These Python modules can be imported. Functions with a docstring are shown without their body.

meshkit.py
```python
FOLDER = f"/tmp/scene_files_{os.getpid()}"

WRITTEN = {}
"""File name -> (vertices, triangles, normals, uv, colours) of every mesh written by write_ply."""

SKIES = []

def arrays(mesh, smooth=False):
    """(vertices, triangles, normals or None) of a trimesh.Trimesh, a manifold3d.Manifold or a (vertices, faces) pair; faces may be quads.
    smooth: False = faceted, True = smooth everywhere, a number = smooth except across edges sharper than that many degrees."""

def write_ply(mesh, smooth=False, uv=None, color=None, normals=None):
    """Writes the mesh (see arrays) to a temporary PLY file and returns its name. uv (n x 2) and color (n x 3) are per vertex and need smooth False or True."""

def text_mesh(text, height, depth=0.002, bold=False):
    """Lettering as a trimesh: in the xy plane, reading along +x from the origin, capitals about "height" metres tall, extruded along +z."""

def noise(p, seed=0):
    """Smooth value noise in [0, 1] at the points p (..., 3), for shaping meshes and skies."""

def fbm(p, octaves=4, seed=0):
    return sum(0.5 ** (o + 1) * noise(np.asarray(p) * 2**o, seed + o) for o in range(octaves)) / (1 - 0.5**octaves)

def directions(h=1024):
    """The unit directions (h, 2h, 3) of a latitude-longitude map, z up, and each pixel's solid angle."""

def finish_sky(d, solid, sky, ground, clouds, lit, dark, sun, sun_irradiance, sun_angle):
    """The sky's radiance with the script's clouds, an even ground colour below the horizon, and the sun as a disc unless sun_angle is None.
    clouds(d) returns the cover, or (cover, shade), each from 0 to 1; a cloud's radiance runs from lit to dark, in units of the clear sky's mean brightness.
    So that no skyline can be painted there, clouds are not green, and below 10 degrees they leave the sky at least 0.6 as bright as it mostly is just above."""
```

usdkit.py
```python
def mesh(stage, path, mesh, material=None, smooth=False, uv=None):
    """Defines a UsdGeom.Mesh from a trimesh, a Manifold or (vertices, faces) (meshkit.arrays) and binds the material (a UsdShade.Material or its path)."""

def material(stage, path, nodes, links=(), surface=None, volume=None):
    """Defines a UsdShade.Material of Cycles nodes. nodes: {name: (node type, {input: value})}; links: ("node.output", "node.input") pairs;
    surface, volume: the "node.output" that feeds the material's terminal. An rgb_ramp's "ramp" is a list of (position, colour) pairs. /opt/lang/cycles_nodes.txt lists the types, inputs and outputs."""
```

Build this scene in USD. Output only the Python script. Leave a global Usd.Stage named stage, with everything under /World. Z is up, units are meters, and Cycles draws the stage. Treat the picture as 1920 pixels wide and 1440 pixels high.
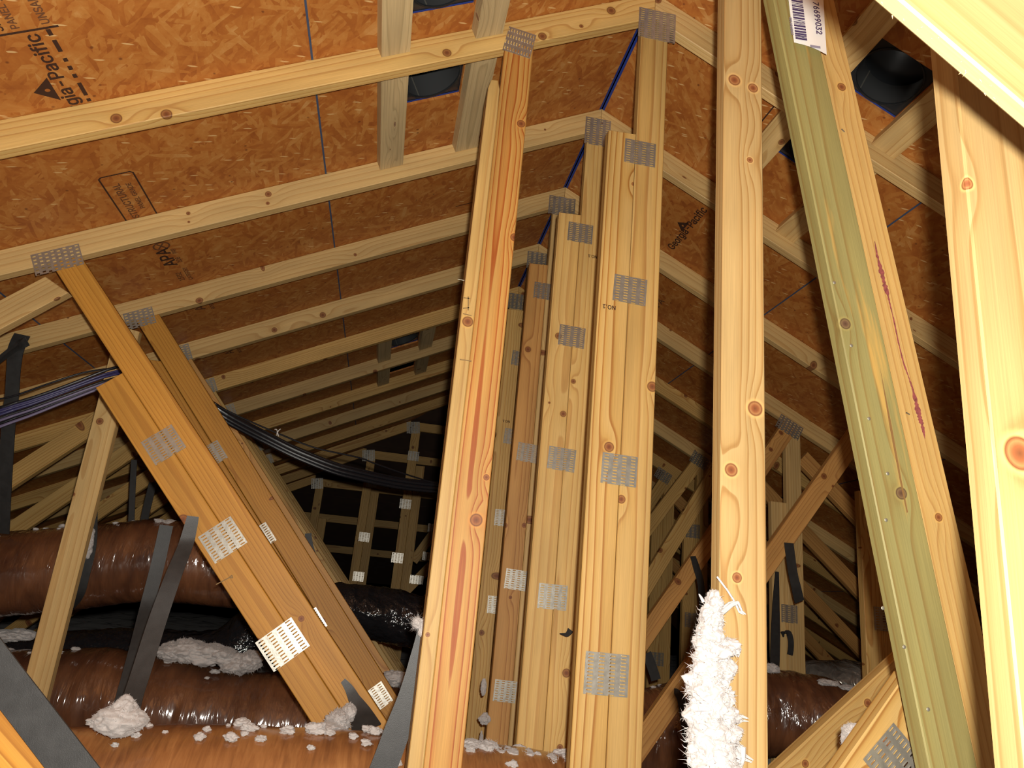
import math, random
import numpy as np, trimesh, usdkit, meshkit
from pxr import Usd, UsdGeom, UsdLux, UsdShade, Gf, Sdf
from scipy.spatial.transform import Rotation as Ro
from shapely.geometry import Polygon, Point, box as sbox

stage = Usd.Stage.CreateInMemory()
UsdGeom.SetStageUpAxis(stage, UsdGeom.Tokens.z)
UsdGeom.SetStageMetersPerUnit(stage, 1.0)
UsdGeom.Xform.Define(stage, '/World')
stage.SetDefaultPrim(stage.GetPrimAtPath('/World'))
UsdGeom.Scope.Define(stage, '/World/Looks')
rng = random.Random(7)
nrng = np.random.RandomState(11)

# ------------------------------------------------------------------ camera, light, exposure
# ridge of the roof deck = the line x = 0, z = 0; trusses stand in planes Y = const, 24 in. apart
F = 1376.5                                                # focal length in pixels of the 1920 px frame
R = Ro.from_euler('yxz', [-0.149976538, -0.292141146, 0.0944528244]).as_matrix()
C = np.array([-0.63575, 0.0, -1.96713])
right_w = np.array([R[0, 0], R[0, 2], -R[0, 1]])
up_w = -np.array([R[1, 0], R[1, 2], -R[1, 1]])
fwd_w = np.array([R[2, 0], R[2, 2], -R[2, 1]])
cam = UsdGeom.Camera.Define(stage, '/World/camera')
cam.CreateHorizontalApertureAttr(36.0); cam.CreateVerticalApertureAttr(27.0)
cam.CreateFocalLengthAttr(36.0 * F / 1920.0)
cam.CreateClippingRangeAttr(Gf.Vec2f(0.02, 100.0))
cam.CreateExposureAttr(0.0)
def xform_of(x, y, z, t):
    return Gf.Matrix4d(*[float(v) for v in (*x, 0, *y, 0, *z, 0, *t, 1)])
cam.AddTransformOp().Set(xform_of(right_w, up_w, -fwd_w, C))

# the camera's own flash: a small bulb beside and above the lens, the one lamp of the picture
flash = UsdLux.SphereLight.Define(stage, '/World/camera_flash')
flash.CreateRadiusAttr(0.014)
flash.CreateIntensityAttr(30000.0)
flash.CreateColorAttr(Gf.Vec3f(1.0, 0.95, 0.86))
fl = C + right_w * 0.032 + up_w * 0.052 - fwd_w * 0.01
flash.AddTransformOp().Set(xform_of(right_w, up_w, -fwd_w, fl))

# ------------------------------------------------------------------ measuring helpers
M_ = 0.499138                                             # roof pitch (6 in 12)
Q_ = math.sqrt(1 + M_ * M_)
SP, TH, WD = 0.6096, 0.038, 0.089                         # truss spacing, 2x4 thickness and width
CH = WD * Q_                                              # plumb depth of a top chord
def TY(k): return 1.85934 + k * SP                        # front face of truss k (0 = the one whose peak plate is at the top edge)
def ray(px, py):
    d = np.array([(px - 960) / F, (py - 720) / F, 1.0]) @ R
    return np.array([d[0], d[2], -d[1]])
def onY(px, py, Y):
    d = ray(px, py); return C + d * (Y / d[1])
def onroof(px, py, s, off=0.0):
    d = ray(px, py); k = -s * M_
    return C + d * ((k * C[0] - off - C[2]) / (d[2] - k * d[0]))

# ------------------------------------------------------------------ stage helpers
used = {}
def numbered(parent, name):
    key = (parent, name); n = used.get(key, 0); used[key] = n + 1
    return f'{parent}/{name}' if n == 0 else f'{parent}/{name}_{n:03d}'
def tag(p, label=None, cat=None, group=None, kind=None):
    for k, v in (('label', label), ('category', cat), ('group', group), ('kind', kind)):
        if v: p.SetCustomDataByKey(k, v)
def thing(name, label, cat, loc=(0, 0, 0), group=None, kind=None):
    x = UsdGeom.Xform.Define(stage, numbered('/World', name))
    x.AddTranslateOp().Set(Gf.Vec3d(*map(float, loc)))
    tag(x.GetPrim(), label, cat, group, kind)
    return x.GetPrim()
def world_inv(parent):
    if parent is None: return np.zeros(3)
    M = UsdGeom.XformCache().GetLocalToWorldTransform(parent)
    return np.array(M)
def obj(name, mesh, mat, parent=None, label=None, smooth=False, frame=None, shift=(0, 0, 0)):
    """One Mesh prim. mesh is in world coordinates. frame (3x3, columns = local axes) and shift give the mesh local axes of its own, for its grain."""
    path = numbered(parent.GetPath().pathString if parent else '/World', name)
    v, f, _ = meshkit.arrays(mesh)
    W = np.array(UsdGeom.XformCache().GetLocalToWorldTransform(parent)) if parent else np.eye(4)
    Fm = np.eye(3) if frame is None else np.asarray(frame, float)
    org = (v.min(0) + v.max(0)) / 2 if frame is not None else v.mean(0) * 0
    local = (v - org) @ Fm + np.asarray(shift, float)
    m = usdkit.mesh(stage, path, trimesh.Trimesh(local, f, process=False), mat, smooth=smooth)
    if frame is not None or parent is not None:
        A = np.eye(4); A[:3, :3] = Fm.T; A[3, :3] = org - np.asarray(shift, float) @ Fm.T
        A = A @ np.linalg.inv(W)
        m.AddTransformOp().Set(Gf.Matrix4d(A.tolist()))
    if label: tag(m.GetPrim(), label)
    return m.GetPrim()
cat_ = trimesh.util.concatenate

# ------------------------------------------------------------------ materials
def wood(name, light, mid, dark, spacing=0.0075, knots=None, rand_knots=True, contrast=1.0, rough=0.55, knot_col=(0.19, 0.055, 0.018), stain=None, jit=0.16, gain=1.0):
    """Sawn softwood. Local z = along the board, pith at local x = y = 0 (boards are cut at an offset from it)."""
    N, L = {}, []
    N['co'] = ('texture_coordinate', {})
    N['sep'] = ('separate_xyz', {}); L.append(('co.object', 'sep.vector'))
    def mth(n, t, a, b=None, **k):
        inp = {'math_type': t}
        for key, val in (('value1', a), ('value2', b)):
            if val is None: continue
            if isinstance(val, str): L.append((val, f'{n}.{key}'))
            else: inp[key] = float(val)
        inp.update(k); N[n] = ('math', inp); return f'{n}.value'
    # distance to the nearest knot
    dl = []
    if rand_knots:
        mth('th', 'arctan2', 'sep.y', 'sep.x'); mth('tk', 'multiply', 'th.value', 0.62); mth('zk', 'multiply', 'sep.z', 2.1)
        N['kv'] = ('combine_xyz', {}); L += [('tk.value', 'kv.x'), ('zk.value', 'kv.y')]
        N['vor'] = ('voronoi_texture', {'dimensions': '2D', 'scale': 1.0, 'randomness': 1.0}); L.append(('kv.vector', 'vor.vector'))
        N['vp'] = ('separate_xyz', {}); L.append(('vor.position', 'vp.vector'))
        mth('d1', 'subtract', 'tk.value', 'vp.x'); mth('d1b', 'multiply', 'd1.value', 1 / 0.62 * 0.055)
        mth('d2', 'subtract', 'zk.value', 'vp.y'); mth('d2b', 'multiply', 'd2.value', 1 / 2.1 * 0.75)
        N['vcs'] = ('separate_color', {}); L.append(('vor.color', 'vcs.color'))
        mth('ksz', 'multiply', 'vcs.r', 0.75); mth('ksz2', 'add', 'ksz.value', 0.25)
        dl.append(('d1b.value', 'd2b.value', 'ksz2.value'))
    for i, (kx, ky, kz, kr) in enumerate(knots or []):
        mth(f'kxa{i}', 'subtract', 'sep.x', kx); mth(f'kya{i}', 'subtract', 'sep.y', ky)
        mth(f'kxb{i}', 'multiply', f'kxa{i}.value', f'kxa{i}.value'); mth(f'kyb{i}', 'multiply', f'kya{i}.value', f'kya{i}.value'); mth(f'kxc{i}', 'add', f'kxb{i}.value', f'kyb{i}.value')
        dl.append((mth(f'kx{i}', 'sqrt', f'kxc{i}.value'), mth(f'kz{i}', 'subtract', 'sep.z', kz), kr / 0.0115))
    dist = pull = None
    for i, (a, b, sz) in enumerate(dl):
        mth(f'ka{i}', 'multiply', a, a); mth(f'kb{i}', 'multiply', b, b)
        mth(f'kc{i}', 'add', f'ka{i}.value', f'kb{i}.value'); mth(f'kd{i}', 'sqrt', f'kc{i}.value'); mth(f'ke{i}', 'divide', f'kd{i}.value', sz)
        mth(f'kg{i}', 'multiply', f'kb{i}.value', 0.16); mth(f'kh{i}', 'add', f'ka{i}.value', f'kg{i}.value'); mth(f'ki{i}', 'multiply', f'kh{i}.value', -1 / 0.00042)
        mth(f'kj{i}', 'exponent', f'ki{i}.value')
        dist = f'ke{i}.value' if dist is None else mth(f'kmin{i}', 'minimum', dist, f'ke{i}.value')
        pull = f'kj{i}.value' if pull is None else mth(f'kmax{i}', 'maximum', pull, f'kj{i}.value')
    # growth rings
    N['map'] = ('mapping', {'scale': (9.0, 9.0, 0.75)}); L.append(('co.object', 'map.vector'))
    N['wv'] = ('noise_texture', {'scale': 1.0, 'detail': 2.0, 'roughness': 0.45}); L.append(('map.vector', 'wv.vector'))
    mth('x2', 'multiply', 'sep.x', 'sep.x'); mth('y2', 'multiply', 'sep.y', 'sep.y'); mth('r2', 'add', 'x2.value', 'y2.value'); mth('r', 'sqrt', 'r2.value')
    mth('wa', 'multiply', 'wv.fac', 0.030); mth('rw', 'add', 'r.value', 'wa.value')
    rr = 'rw.value'
    if pull:
        mth('pa', 'multiply', pull, 0.016); mth('rp', 'add', rr, 'pa.value'); rr = 'rp.value'
    mth('ph', 'divide', rr, spacing); mth('fr', 'fraction', 'ph.value')
    mixm = lambda a, b, t: tuple(a[i] * (1 - t) + b[i] * t for i in range(3))
    c = contrast
    N['ramp'] = ('rgb_ramp', {'ramp': [(0.0, light), (0.45, mixm(light, mid, 0.5 * c)), (0.72, mixm(light, mid, c)), (0.88, mixm(light, dark, c)), (0.955, mixm(light, dark, 0.9 * c)), (1.0, light)]})
    L.append(('fr.value', 'ramp.fac'))
    # fine fibre streaks
    N['map2'] = ('mapping', {'scale': (420.0, 420.0, 7.0)}); L.append(('co.object', 'map2.vector'))
    N['fib'] = ('noise_texture', {'scale': 1.0, 'detail': 3.0, 'roughness': 0.6}); L.append(('map2.vector', 'fib.vector'))
    N['fm'] = ('map_range', {'from_min': 0.25, 'from_max': 0.75, 'to_min': 0.86, 'to_max': 1.10}); L.append(('fib.fac', 'fm.value'))
    # broad tone
    N['map3'] = ('mapping', {'scale': (14.0, 14.0, 2.2), 'location': (3.0, 1.0, 5.0)}); L.append(('co.object', 'map3.vector'))
    N['brd'] = ('noise_texture', {'scale': 1.0, 'detail': 2.0}); L.append(('map3.vector', 'brd.vector'))
    N['bm'] = ('map_range', {'from_min': 0.3, 'from_max': 0.7, 'to_min': 0.88, 'to_max': 1.10}); L.append(('brd.fac', 'bm.value'))
    N['oi'] = ('object_info', {})
    N['om'] = ('map_range', {'from_min': 0.0, 'from_max': 1.0, 'to_min': gain * (1 - jit), 'to_max': gain * (1 + jit * 0.55)}); L.append(('oi.random', 'om.value'))
    mth('g1', 'multiply', 'fm.result', 'bm.result'); mth('g2', 'multiply', 'g1.value', 'om.result')
    N['hs'] = ('hsv', {'hue': 0.5, 'saturation': 1.0}); L += [('ramp.color', 'hs.color'), ('g2.value', 'hs.value')]
    col = 'hs.color'
    if stain:
        (sc, s1, col2) = stain
        N['smap'] = ('mapping', {'scale': sc}); L.append(('co.object', 'smap.vector'))
        N['sn'] = ('noise_texture', {'scale': 1.0, 'detail': 4.0, 'roughness': 0.6}); L.append(('smap.vector', 'sn.vector'))
        N['sr'] = ('map_range', {'from_min': s1, 'from_max': s1 + 0.09, 'to_min': 0.0, 'to_max': 0.75, 'clamp': True}); L.append(('sn.fac', 'sr.value'))
        N['smix'] = ('mix', {'color2': col2}); L += [('sr.result', 'smix.fac'), (col, 'smix.color1')]; col = 'smix.color'
    if dist:
        N['kr'] = ('rgb_ramp', {'ramp': [(0.0, mixm(knot_col, (0, 0, 0), 0.45)), (0.22, knot_col), (0.36, mixm(knot_col, mid, 0.25)), (0.46, mixm(knot_col, (0, 0, 0), 0.35)), (0.56, mid), (0.75, mid), (1.0, light)]})
        mth('kdn', 'multiply', dist, 1 / 0.026); L.append(('kdn.value', 'kr.fac'))
        N['kmask'] = ('map_range', {'range_type': 'smoothstep', 'from_min': 0.011, 'from_max': 0.021, 'to_min': 0.95, 'to_max': 0.0, 'clamp': True}); L.append((dist, 'kmask.value'))
        N['kmix'] = ('mix', {}); L += [('kmask.result', 'kmix.fac'), (col, 'kmix.color1'), ('kr.color', 'kmix.color2')]; col = 'kmix.color'
    N['bump'] = ('bump', {'strength': 0.12, 'distance': 0.0012}); L.append(('fib.fac', 'bump.height'))
    N['p'] = ('principled_bsdf', {'roughness': rough, 'specular_ior_level': 0.32}); L += [(col, 'p.base_color'), ('bump.normal', 'p.normal')]
    return usdkit.material(stage, f'/World/Looks/{name}', N, L, surface='p.BSDF')

PINE = dict(light=(0.60, 0.385, 0.135), mid=(0.53, 0.31, 0.085), dark=(0.36, 0.15, 0.028))
PALE = dict(light=(0.58, 0.395, 0.165), mid=(0.52, 0.32, 0.115), dark=(0.38, 0.19, 0.05))
ORNG = dict(light=(0.47, 0.225, 0.036), mid=(0.41, 0.175, 0.022), dark=(0.26, 0.09, 0.009))
REDP = dict(light=(0.58, 0.32, 0.085), mid=(0.52, 0.23, 0.05), dark=(0.37, 0.09, 0.013))
SPRU = dict(light=(0.56, 0.42, 0.22), mid=(0.52, 0.37, 0.185), dark=(0.36, 0.26, 0.12))
TREA = dict(light=(0.29, 0.255, 0.095), mid=(0.265, 0.215, 0.07), dark=(0.22, 0.135, 0.035))
BROW = dict(light=(0.52, 0.275, 0.085), mid=(0.44, 0.21, 0.055), dark=(0.28, 0.10, 0.025))
W_PINE = wood('pine', **PINE, spacing=0.010, contrast=0.7)
W_PALE = wood('pale_pine', **PALE, spacing=0.012, contrast=0.55)
W_ORNG = wood('orange_pine', **ORNG, spacing=0.0095, contrast=0.6)
W_SPRU = wood('spruce', **SPRU, spacing=0.009, contrast=0.6, knot_col=(0.22, 0.12, 0.07))
W_BROW = wood('brown_pine', **BROW, spacing=0.011, contrast=0.6)
WOODS = dict(pine=PINE, pale=PALE, orange=ORNG, red=REDP, spruce=SPRU, treated=TREA, brown=BROW)

def simple(name, color, rough=0.5, metallic=0.0, spec=0.5, noise=None, bump=None, coat=0.0):
    N = {'p': ('principled_bsdf', {'base_color': color, 'roughness': rough, 'metallic': metallic, 'specular_ior_level': spec, 'coat_weight': coat, 'coat_roughness': 0.08})}
    L = []
    if noise or bump: N['co'] = ('texture_coordinate', {})
    if noise:
        sc, amt = noise
        N['nz'] = ('noise_texture', {'scale': sc, 'detail': 4.0, 'roughness': 0.6}); L.append(('co.object', 'nz.vector'))
        N['rp'] = ('rgb_ramp', {'ramp': [(0.25, tuple(c * (1 - amt) for c in color)), (0.75, tuple(min(1, c * (1 + amt)) for c in color))]})
        L += [('nz.fac', 'rp.fac'), ('rp.color', 'p.base_color')]
    if bump:
        sc, st, di = bump
        N['bn'] = ('noise_texture', {'scale': sc, 'detail': 3.0}); L.append(('co.object', 'bn.vector'))
        N['bp'] = ('bump', {'strength': st, 'distance': di}); L += [('bn.fac', 'bp.height'), ('bp.normal', 'p.normal')]
    return usdkit.material(stage, f'/World/Looks/{name}', N, L, surface='p.BSDF')

STEEL = simple('galvanised_steel', (0.43, 0.41, 0.36), 0.35, 0.75, noise=(60.0, 0.2), bump=(90.0, 0.25, 0.001))
TOOTH = simple('bright_steel', (0.75, 0.72, 0.62), 0.25, 0.9)
INK = simple('black_ink', (0.045, 0.02, 0.012), 0.7, spec=0.2)
INKF = simple('faded_ink', (0.13, 0.055, 0.025), 0.8, spec=0.1)
PENCIL = simple('pencil_mark', (0.20, 0.12, 0.04), 0.7)
BLACKP = simple('vent_black', (0.018, 0.02, 0.022), 0.16, spec=0.6)
THROAT = simple('vent_throat_grey', (0.055, 0.058, 0.06), 0.32, 0.35)
BLUE = simple('blue_edge_paint', (0.012, 0.035, 0.22), 0.6)
BLUED = simple('dusty_blue_paint', (0.04, 0.06, 0.11), 0.8)
STRAP = simple('black_webbing', (0.026, 0.026, 0.026), 0.45, spec=0.4, noise=(40.0, 0.25), bump=(700.0, 0.4, 0.0008))
PAPER = simple('label_paper', (0.74, 0.72, 0.68), 0.55)
PRINTV = simple('violet_print', (0.05, 0.035, 0.10), 0.6)
PRINTG = simple('grey_print', (0.22, 0.20, 0.26), 0.7)
CBLUE = simple('blue_cable_jacket', (0.035, 0.032, 0.11), 0.35)
CLILA = simple('lilac_cable_jacket', (0.13, 0.105, 0.19), 0.4)
CBLACK = simple('black_cable_jacket', (0.010, 0.010, 0.013), 0.3)
NAIL = simple('nail_steel', (0.30, 0.28, 0.22), 0.5, 0.7)
PURPLE = simple('purple_stain', (0.20, 0.045, 0.04), 0.8, noise=(120.0, .5))
BLACKD = simple('black_duct_jacket', (0.012, 0.012, 0.014), 0.14, spec=0.7, bump=(26.0, 0.8, 0.02))

def fluff_mat(name, c, amt):
    N = {'co': ('texture_coordinate', {}), 'n': ('noise_texture', {'scale': 55.0, 'detail': 5.0, 'roughness': 0.7}),
         'r': ('rgb_ramp', {'ramp': [(0.3, tuple(x * (1 - amt) for x in c)), (0.62, c)]}),
         'b': ('bump', {'strength': 0.5, 'distance': 0.004}),
         'd': ('principled_bsdf', {'roughness': 0.95, 'specular_ior_level': 0.05, 'sheen_weight': 0.3}),
         't': ('translucent_bsdf', {'color': c}), 'm': ('mix_closure', {'fac': 0.18})}
    L = [('co.object', 'n.vector'), ('n.fac', 'r.fac'), ('n.fac', 'b.height'), ('b.normal', 'd.normal'), ('r.color', 'd.base_color'), ('d.BSDF', 'm.closure1'), ('t.BSDF', 'm.closure2')]
    return usdkit.material(stage, f'/World/Looks/{name}', N, L, surface='m.closure')
FLUFF = fluff_mat('blown_insulation', (0.58, 0.54, 0.52), 0.2)
FLUFFD = fluff_mat('dusty_insulation', (0.34, 0.325, 0.31), 0.55)

def osb():
    N, L = {'co': ('texture_coordinate', {})}, []
    N['wn'] = ('noise_texture', {'scale': 9.0, 'detail': 2.0}); L.append(('co.object', 'wn.vector'))
    N['ws'] = ('vector_math', {'math_type': 'scale', 'scale': 0.022}); L.append(('wn.color', 'ws.vector1'))
    N['wa'] = ('vector_math', {'math_type': 'add'}); L += [('co.object', 'wa.vector1'), ('ws.vector', 'wa.vector2')]
    tone = prio = None
    for i, (rot, sc, loc) in enumerate([(0.35, (11, 62, 1), 0), (-0.8, (12, 70, 1), 4), (1.25, (11, 58, 1), 9), (-0.15, (9, 75, 1), 17), (2.2, (13, 64, 1), 25)]):
        N[f'q{i}'] = ('vector_rotate', {'rotate_type': 'z_axis', 'angle': rot}); L.append(('wa.vector', f'q{i}.vector'))
        N[f'm{i}'] = ('mapping', {'scale': sc, 'location': (loc, loc * 2.3, 0)}); L.append((f'q{i}.vector', f'm{i}.vector'))
        N[f'v{i}'] = ('voronoi_texture', {'dimensions': '2D', 'scale': 1.0}); L.append((f'm{i}.vector', f'v{i}.vector'))
        N[f's{i}'] = ('separate_color', {}); L.append((f'v{i}.color', f's{i}.color'))
        if tone is None: tone, prio = f's{i}.g', f's{i}.r'; continue
        N[f'c{i}'] = ('math', {'math_type': 'greater_than'}); L += [(f's{i}.r', f'c{i}.value1'), (prio, f'c{i}.value2')]
        N[f'x{i}'] = ('mix_float', {}); L += [(f'c{i}.value', f'x{i}.fac'), (tone, f'x{i}.a'), (f's{i}.g', f'x{i}.b')]
        N[f'y{i}'] = ('math', {'math_type': 'maximum'}); L += [(f's{i}.r', f'y{i}.value1'), (prio, f'y{i}.value2')]
        tone, prio = f'x{i}.result', f'y{i}.value'
    N['bn'] = ('noise_texture', {'scale': 14.0, 'detail': 7.0, 'roughness': 0.7, 'distortion': 0.5}); L.append(('co.object', 'bn.vector'))
    N['a3'] = ('math', {'math_type': 'multiply', 'value2': 0.31}); L.append((tone, 'a3.value1'))
    N['a4'] = ('math', {'math_type': 'multiply_add', 'value2': 0.85}); L += [('bn.fac', 'a4.value1'), ('a3.value', 'a4.value3')]
    N['rp'] = ('rgb_ramp', {'ramp': [(0.26, (0.25, 0.068, 0.013)), (0.46, (0.335, 0.105, 0.019)), (0.58, (0.385, 0.136, 0.026)), (0.72, (0.43, 0.178, 0.040)), (0.92, (0.51, 0.27, 0.09))]})
    L.append(('a4.value', 'rp.fac'))
    # pale flakes and dark specks that stand out singly
    N['fq'] = ('vector_rotate', {'rotate_type': 'z_axis', 'angle': 1.2}); L.append(('wa.vector', 'fq.vector'))
    N['fm'] = ('mapping', {'scale': (22, 105, 1)}); L.append(('fq.vector', 'fm.vector'))
    N['fv'] = ('voronoi_texture', {'dimensions': '2D', 'scale': 1.0}); L.append(('fm.vector', 'fv.vector'))
    N['fs'] = ('separate_color', {}); L.append(('fv.color', 'fs.color'))
    N['fg'] = ('math', {'math_type': 'greater_than', 'value2': 0.955}); L.append(('fs.r', 'fg.value1'))
    N['fd'] = ('map_range', {'from_min': 0.22, 'from_max': 0.34, 'to_min': 0.75, 'to_max': 0.0, 'clamp': True}); L.append(('fv.distance', 'fd.value'))
    N['ff'] = ('math', {'math_type': 'multiply'}); L += [('fg.value', 'ff.value1'), ('fd.result', 'ff.value2')]
    N['mx'] = ('mix', {'color2': (0.66, 0.44, 0.19)}); L += [('ff.value', 'mx.fac'), ('rp.color', 'mx.color1')]
    N['dv'] = ('voronoi_texture', {'scale': 38.0}); L.append(('wa.vector', 'dv.vector'))
    N['ds'] = ('separate_color', {}); L.append(('dv.color', 'ds.color'))
    N['dg'] = ('math', {'math_type': 'greater_than', 'value2': 0.93}); L.append(('ds.g', 'dg.value1'))
    N['dd'] = ('map_range', {'from_min': 0.10, 'from_max': 0.22, 'to_min': 0.8, 'to_max': 0.0, 'clamp': True}); L.append(('dv.distance', 'dd.value'))
    N['df'] = ('math', {'math_type': 'multiply'}); L += [('dg.value', 'df.value1'), ('dd.result', 'df.value2')]
    N['mx2'] = ('mix', {'color2': (0.13, 0.035, 0.01)}); L += [('df.value', 'mx2.fac'), ('mx.color', 'mx2.color1')]
    N['b'] = ('bump', {'strength': 0.35, 'distance': 0.002}); L.append(('a4.value', 'b.height'))
    N['p'] = ('principled_bsdf', {'roughness': 0.55, 'specular_ior_level': 0.35}); L += [('mx2.color', 'p.base_color'), ('b.normal', 'p.normal')]
    return usdkit.material(stage, '/World/Looks/oriented_strand_board', N, L, surface='p.BSDF')
OSB = osb()

def foil(name, ramp, sc1, bump, metal=0.0, sc2=(34, 7, 7), dist=0.008, crough=0.14):
    """Film over glass wool: the jacket of a flexible duct. Local x runs along the duct."""
    N, L = {'co': ('texture_coordinate', {})}, []
    N['m1'] = ('mapping', {'scale': sc1}); L.append(('co.object', 'm1.vector'))
    N['n1'] = ('noise_texture', {'scale': 1.0, 'detail': 5.0, 'roughness': 0.6, 'distortion': 0.5}); L.append(('m1.vector', 'n1.vector'))
    N['n0'] = ('noise_texture', {'scale': 4.5, 'detail': 3.0}); L.append(('co.object', 'n0.vector'))
    N['hf'] = ('math', {'math_type': 'multiply', 'value2': 0.6}); L.append(('n0.fac', 'hf.value1'))
    N['ad'] = ('math', {'math_type': 'multiply_add', 'value2': 0.45}); L += [('n1.fac', 'ad.value1'), ('hf.value', 'ad.value3')]
    N['rp'] = ('rgb_ramp', {'ramp': ramp}); L.append(('ad.value', 'rp.fac'))
    N['m2'] = ('mapping', {'scale': sc2}); L.append(('co.object', 'm2.vector'))
    N['n2'] = ('noise_texture', {'scale': 1.0, 'detail': 2.5, 'roughness': 0.5, 'distortion': 1.0}); L.append(('m2.vector', 'n2.vector'))
    N['b'] = ('bump', {'strength': bump, 'distance': dist}); L.append(('n2.fac', 'b.height'))
    N['p'] = ('principled_bsdf', {'roughness': 0.5 if not metal else 0.28, 'metallic': metal, 'specular_ior_level': 0.2, 'coat_weight': 0.0 if metal else 1.0, 'coat_roughness': crough, 'coat_ior': 1.75}); L += [('rp.color', 'p.base_color'), ('b.normal', 'p.coat_normal')]
    if metal: L.append(('b.normal', 'p.normal'))
    return usdkit.material(stage, f'/World/Looks/{name}', N, L, surface='p.BSDF')
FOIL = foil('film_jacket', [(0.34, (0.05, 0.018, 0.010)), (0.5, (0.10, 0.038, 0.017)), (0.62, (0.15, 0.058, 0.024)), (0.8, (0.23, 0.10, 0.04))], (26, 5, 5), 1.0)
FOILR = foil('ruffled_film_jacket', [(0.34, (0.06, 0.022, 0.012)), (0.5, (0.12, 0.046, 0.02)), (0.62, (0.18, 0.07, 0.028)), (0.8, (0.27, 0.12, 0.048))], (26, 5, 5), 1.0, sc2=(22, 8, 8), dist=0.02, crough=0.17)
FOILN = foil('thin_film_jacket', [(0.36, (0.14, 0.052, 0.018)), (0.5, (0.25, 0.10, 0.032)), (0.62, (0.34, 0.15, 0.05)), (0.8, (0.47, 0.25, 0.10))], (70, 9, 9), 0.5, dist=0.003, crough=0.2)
FOILS = foil('silver_film_jacket', [(0.3, (0.08, 0.07, 0.06)), (0.7, (0.42, 0.40, 0.36))], (20, 12, 12), 1.0, metal=0.6, sc2=(14, 11, 11), dist=0.03, crough=0.2)


# ------------------------------------------------------------------ lumber
def prism(poly, y0, y1, ch=0.0022):
    """A convex polygon of (x, z) points extruded from y0 to y1, its edges eased."""
    P = np.array(poly, float)
    a = 0.5 * np.sum(P[:, 0] * np.roll(P[:, 1], -1) - np.roll(P[:, 0], -1) * P[:, 1])
    if a < 0: P = P[::-1]
    n = len(P)
    def inset(d):
        out = []
        for i in range(n):
            p, q, r = P[i - 1], P[i], P[(i + 1) % n]
            e1 = (q - p) / np.linalg.norm(q - p); e2 = (r - q) / np.linalg.norm(r - q)
            n1 = np.array([-e1[1], e1[0]]); n2 = np.array([-e2[1], e2[0]])
            b = n1 + n2; out.append(q + d * b / max(0.25, (1 + n1 @ n2)))
        return np.array(out)
    I = inset(ch)
    rings = [(I, y0), (P, y0 + ch), (P, y1 - ch), (I, y1)]
    V = np.array([[p[0], y, p[1]] for Q, y in rings for p in Q])
    Fc = []
    for k in range(3):
        for i in range(n):
            j = (i + 1) % n
            Fc += [[k * n + i, k * n + j, (k + 1) * n + j], [k * n + i, (k + 1) * n + j, (k + 1) * n + i]]
    for i in range(1, n - 1):
        Fc += [[0, i + 1, i][::-1] if False else [0, i, i + 1], [3 * n, 3 * n + i + 1, 3 * n + i]]
    m = trimesh.Trimesh(V, np.array(Fc), process=False)
    trimesh.repair.fix_normals(m)
    return m
def grain_frame(ax, face=(0, 1, 0)):
    z = np.asarray(ax, float); z /= np.linalg.norm(z)
    y = np.asarray(face, float); y -= z * (y @ z); y /= np.linalg.norm(y)
    return np.stack([np.cross(y, z), y, z], 1)
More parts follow.
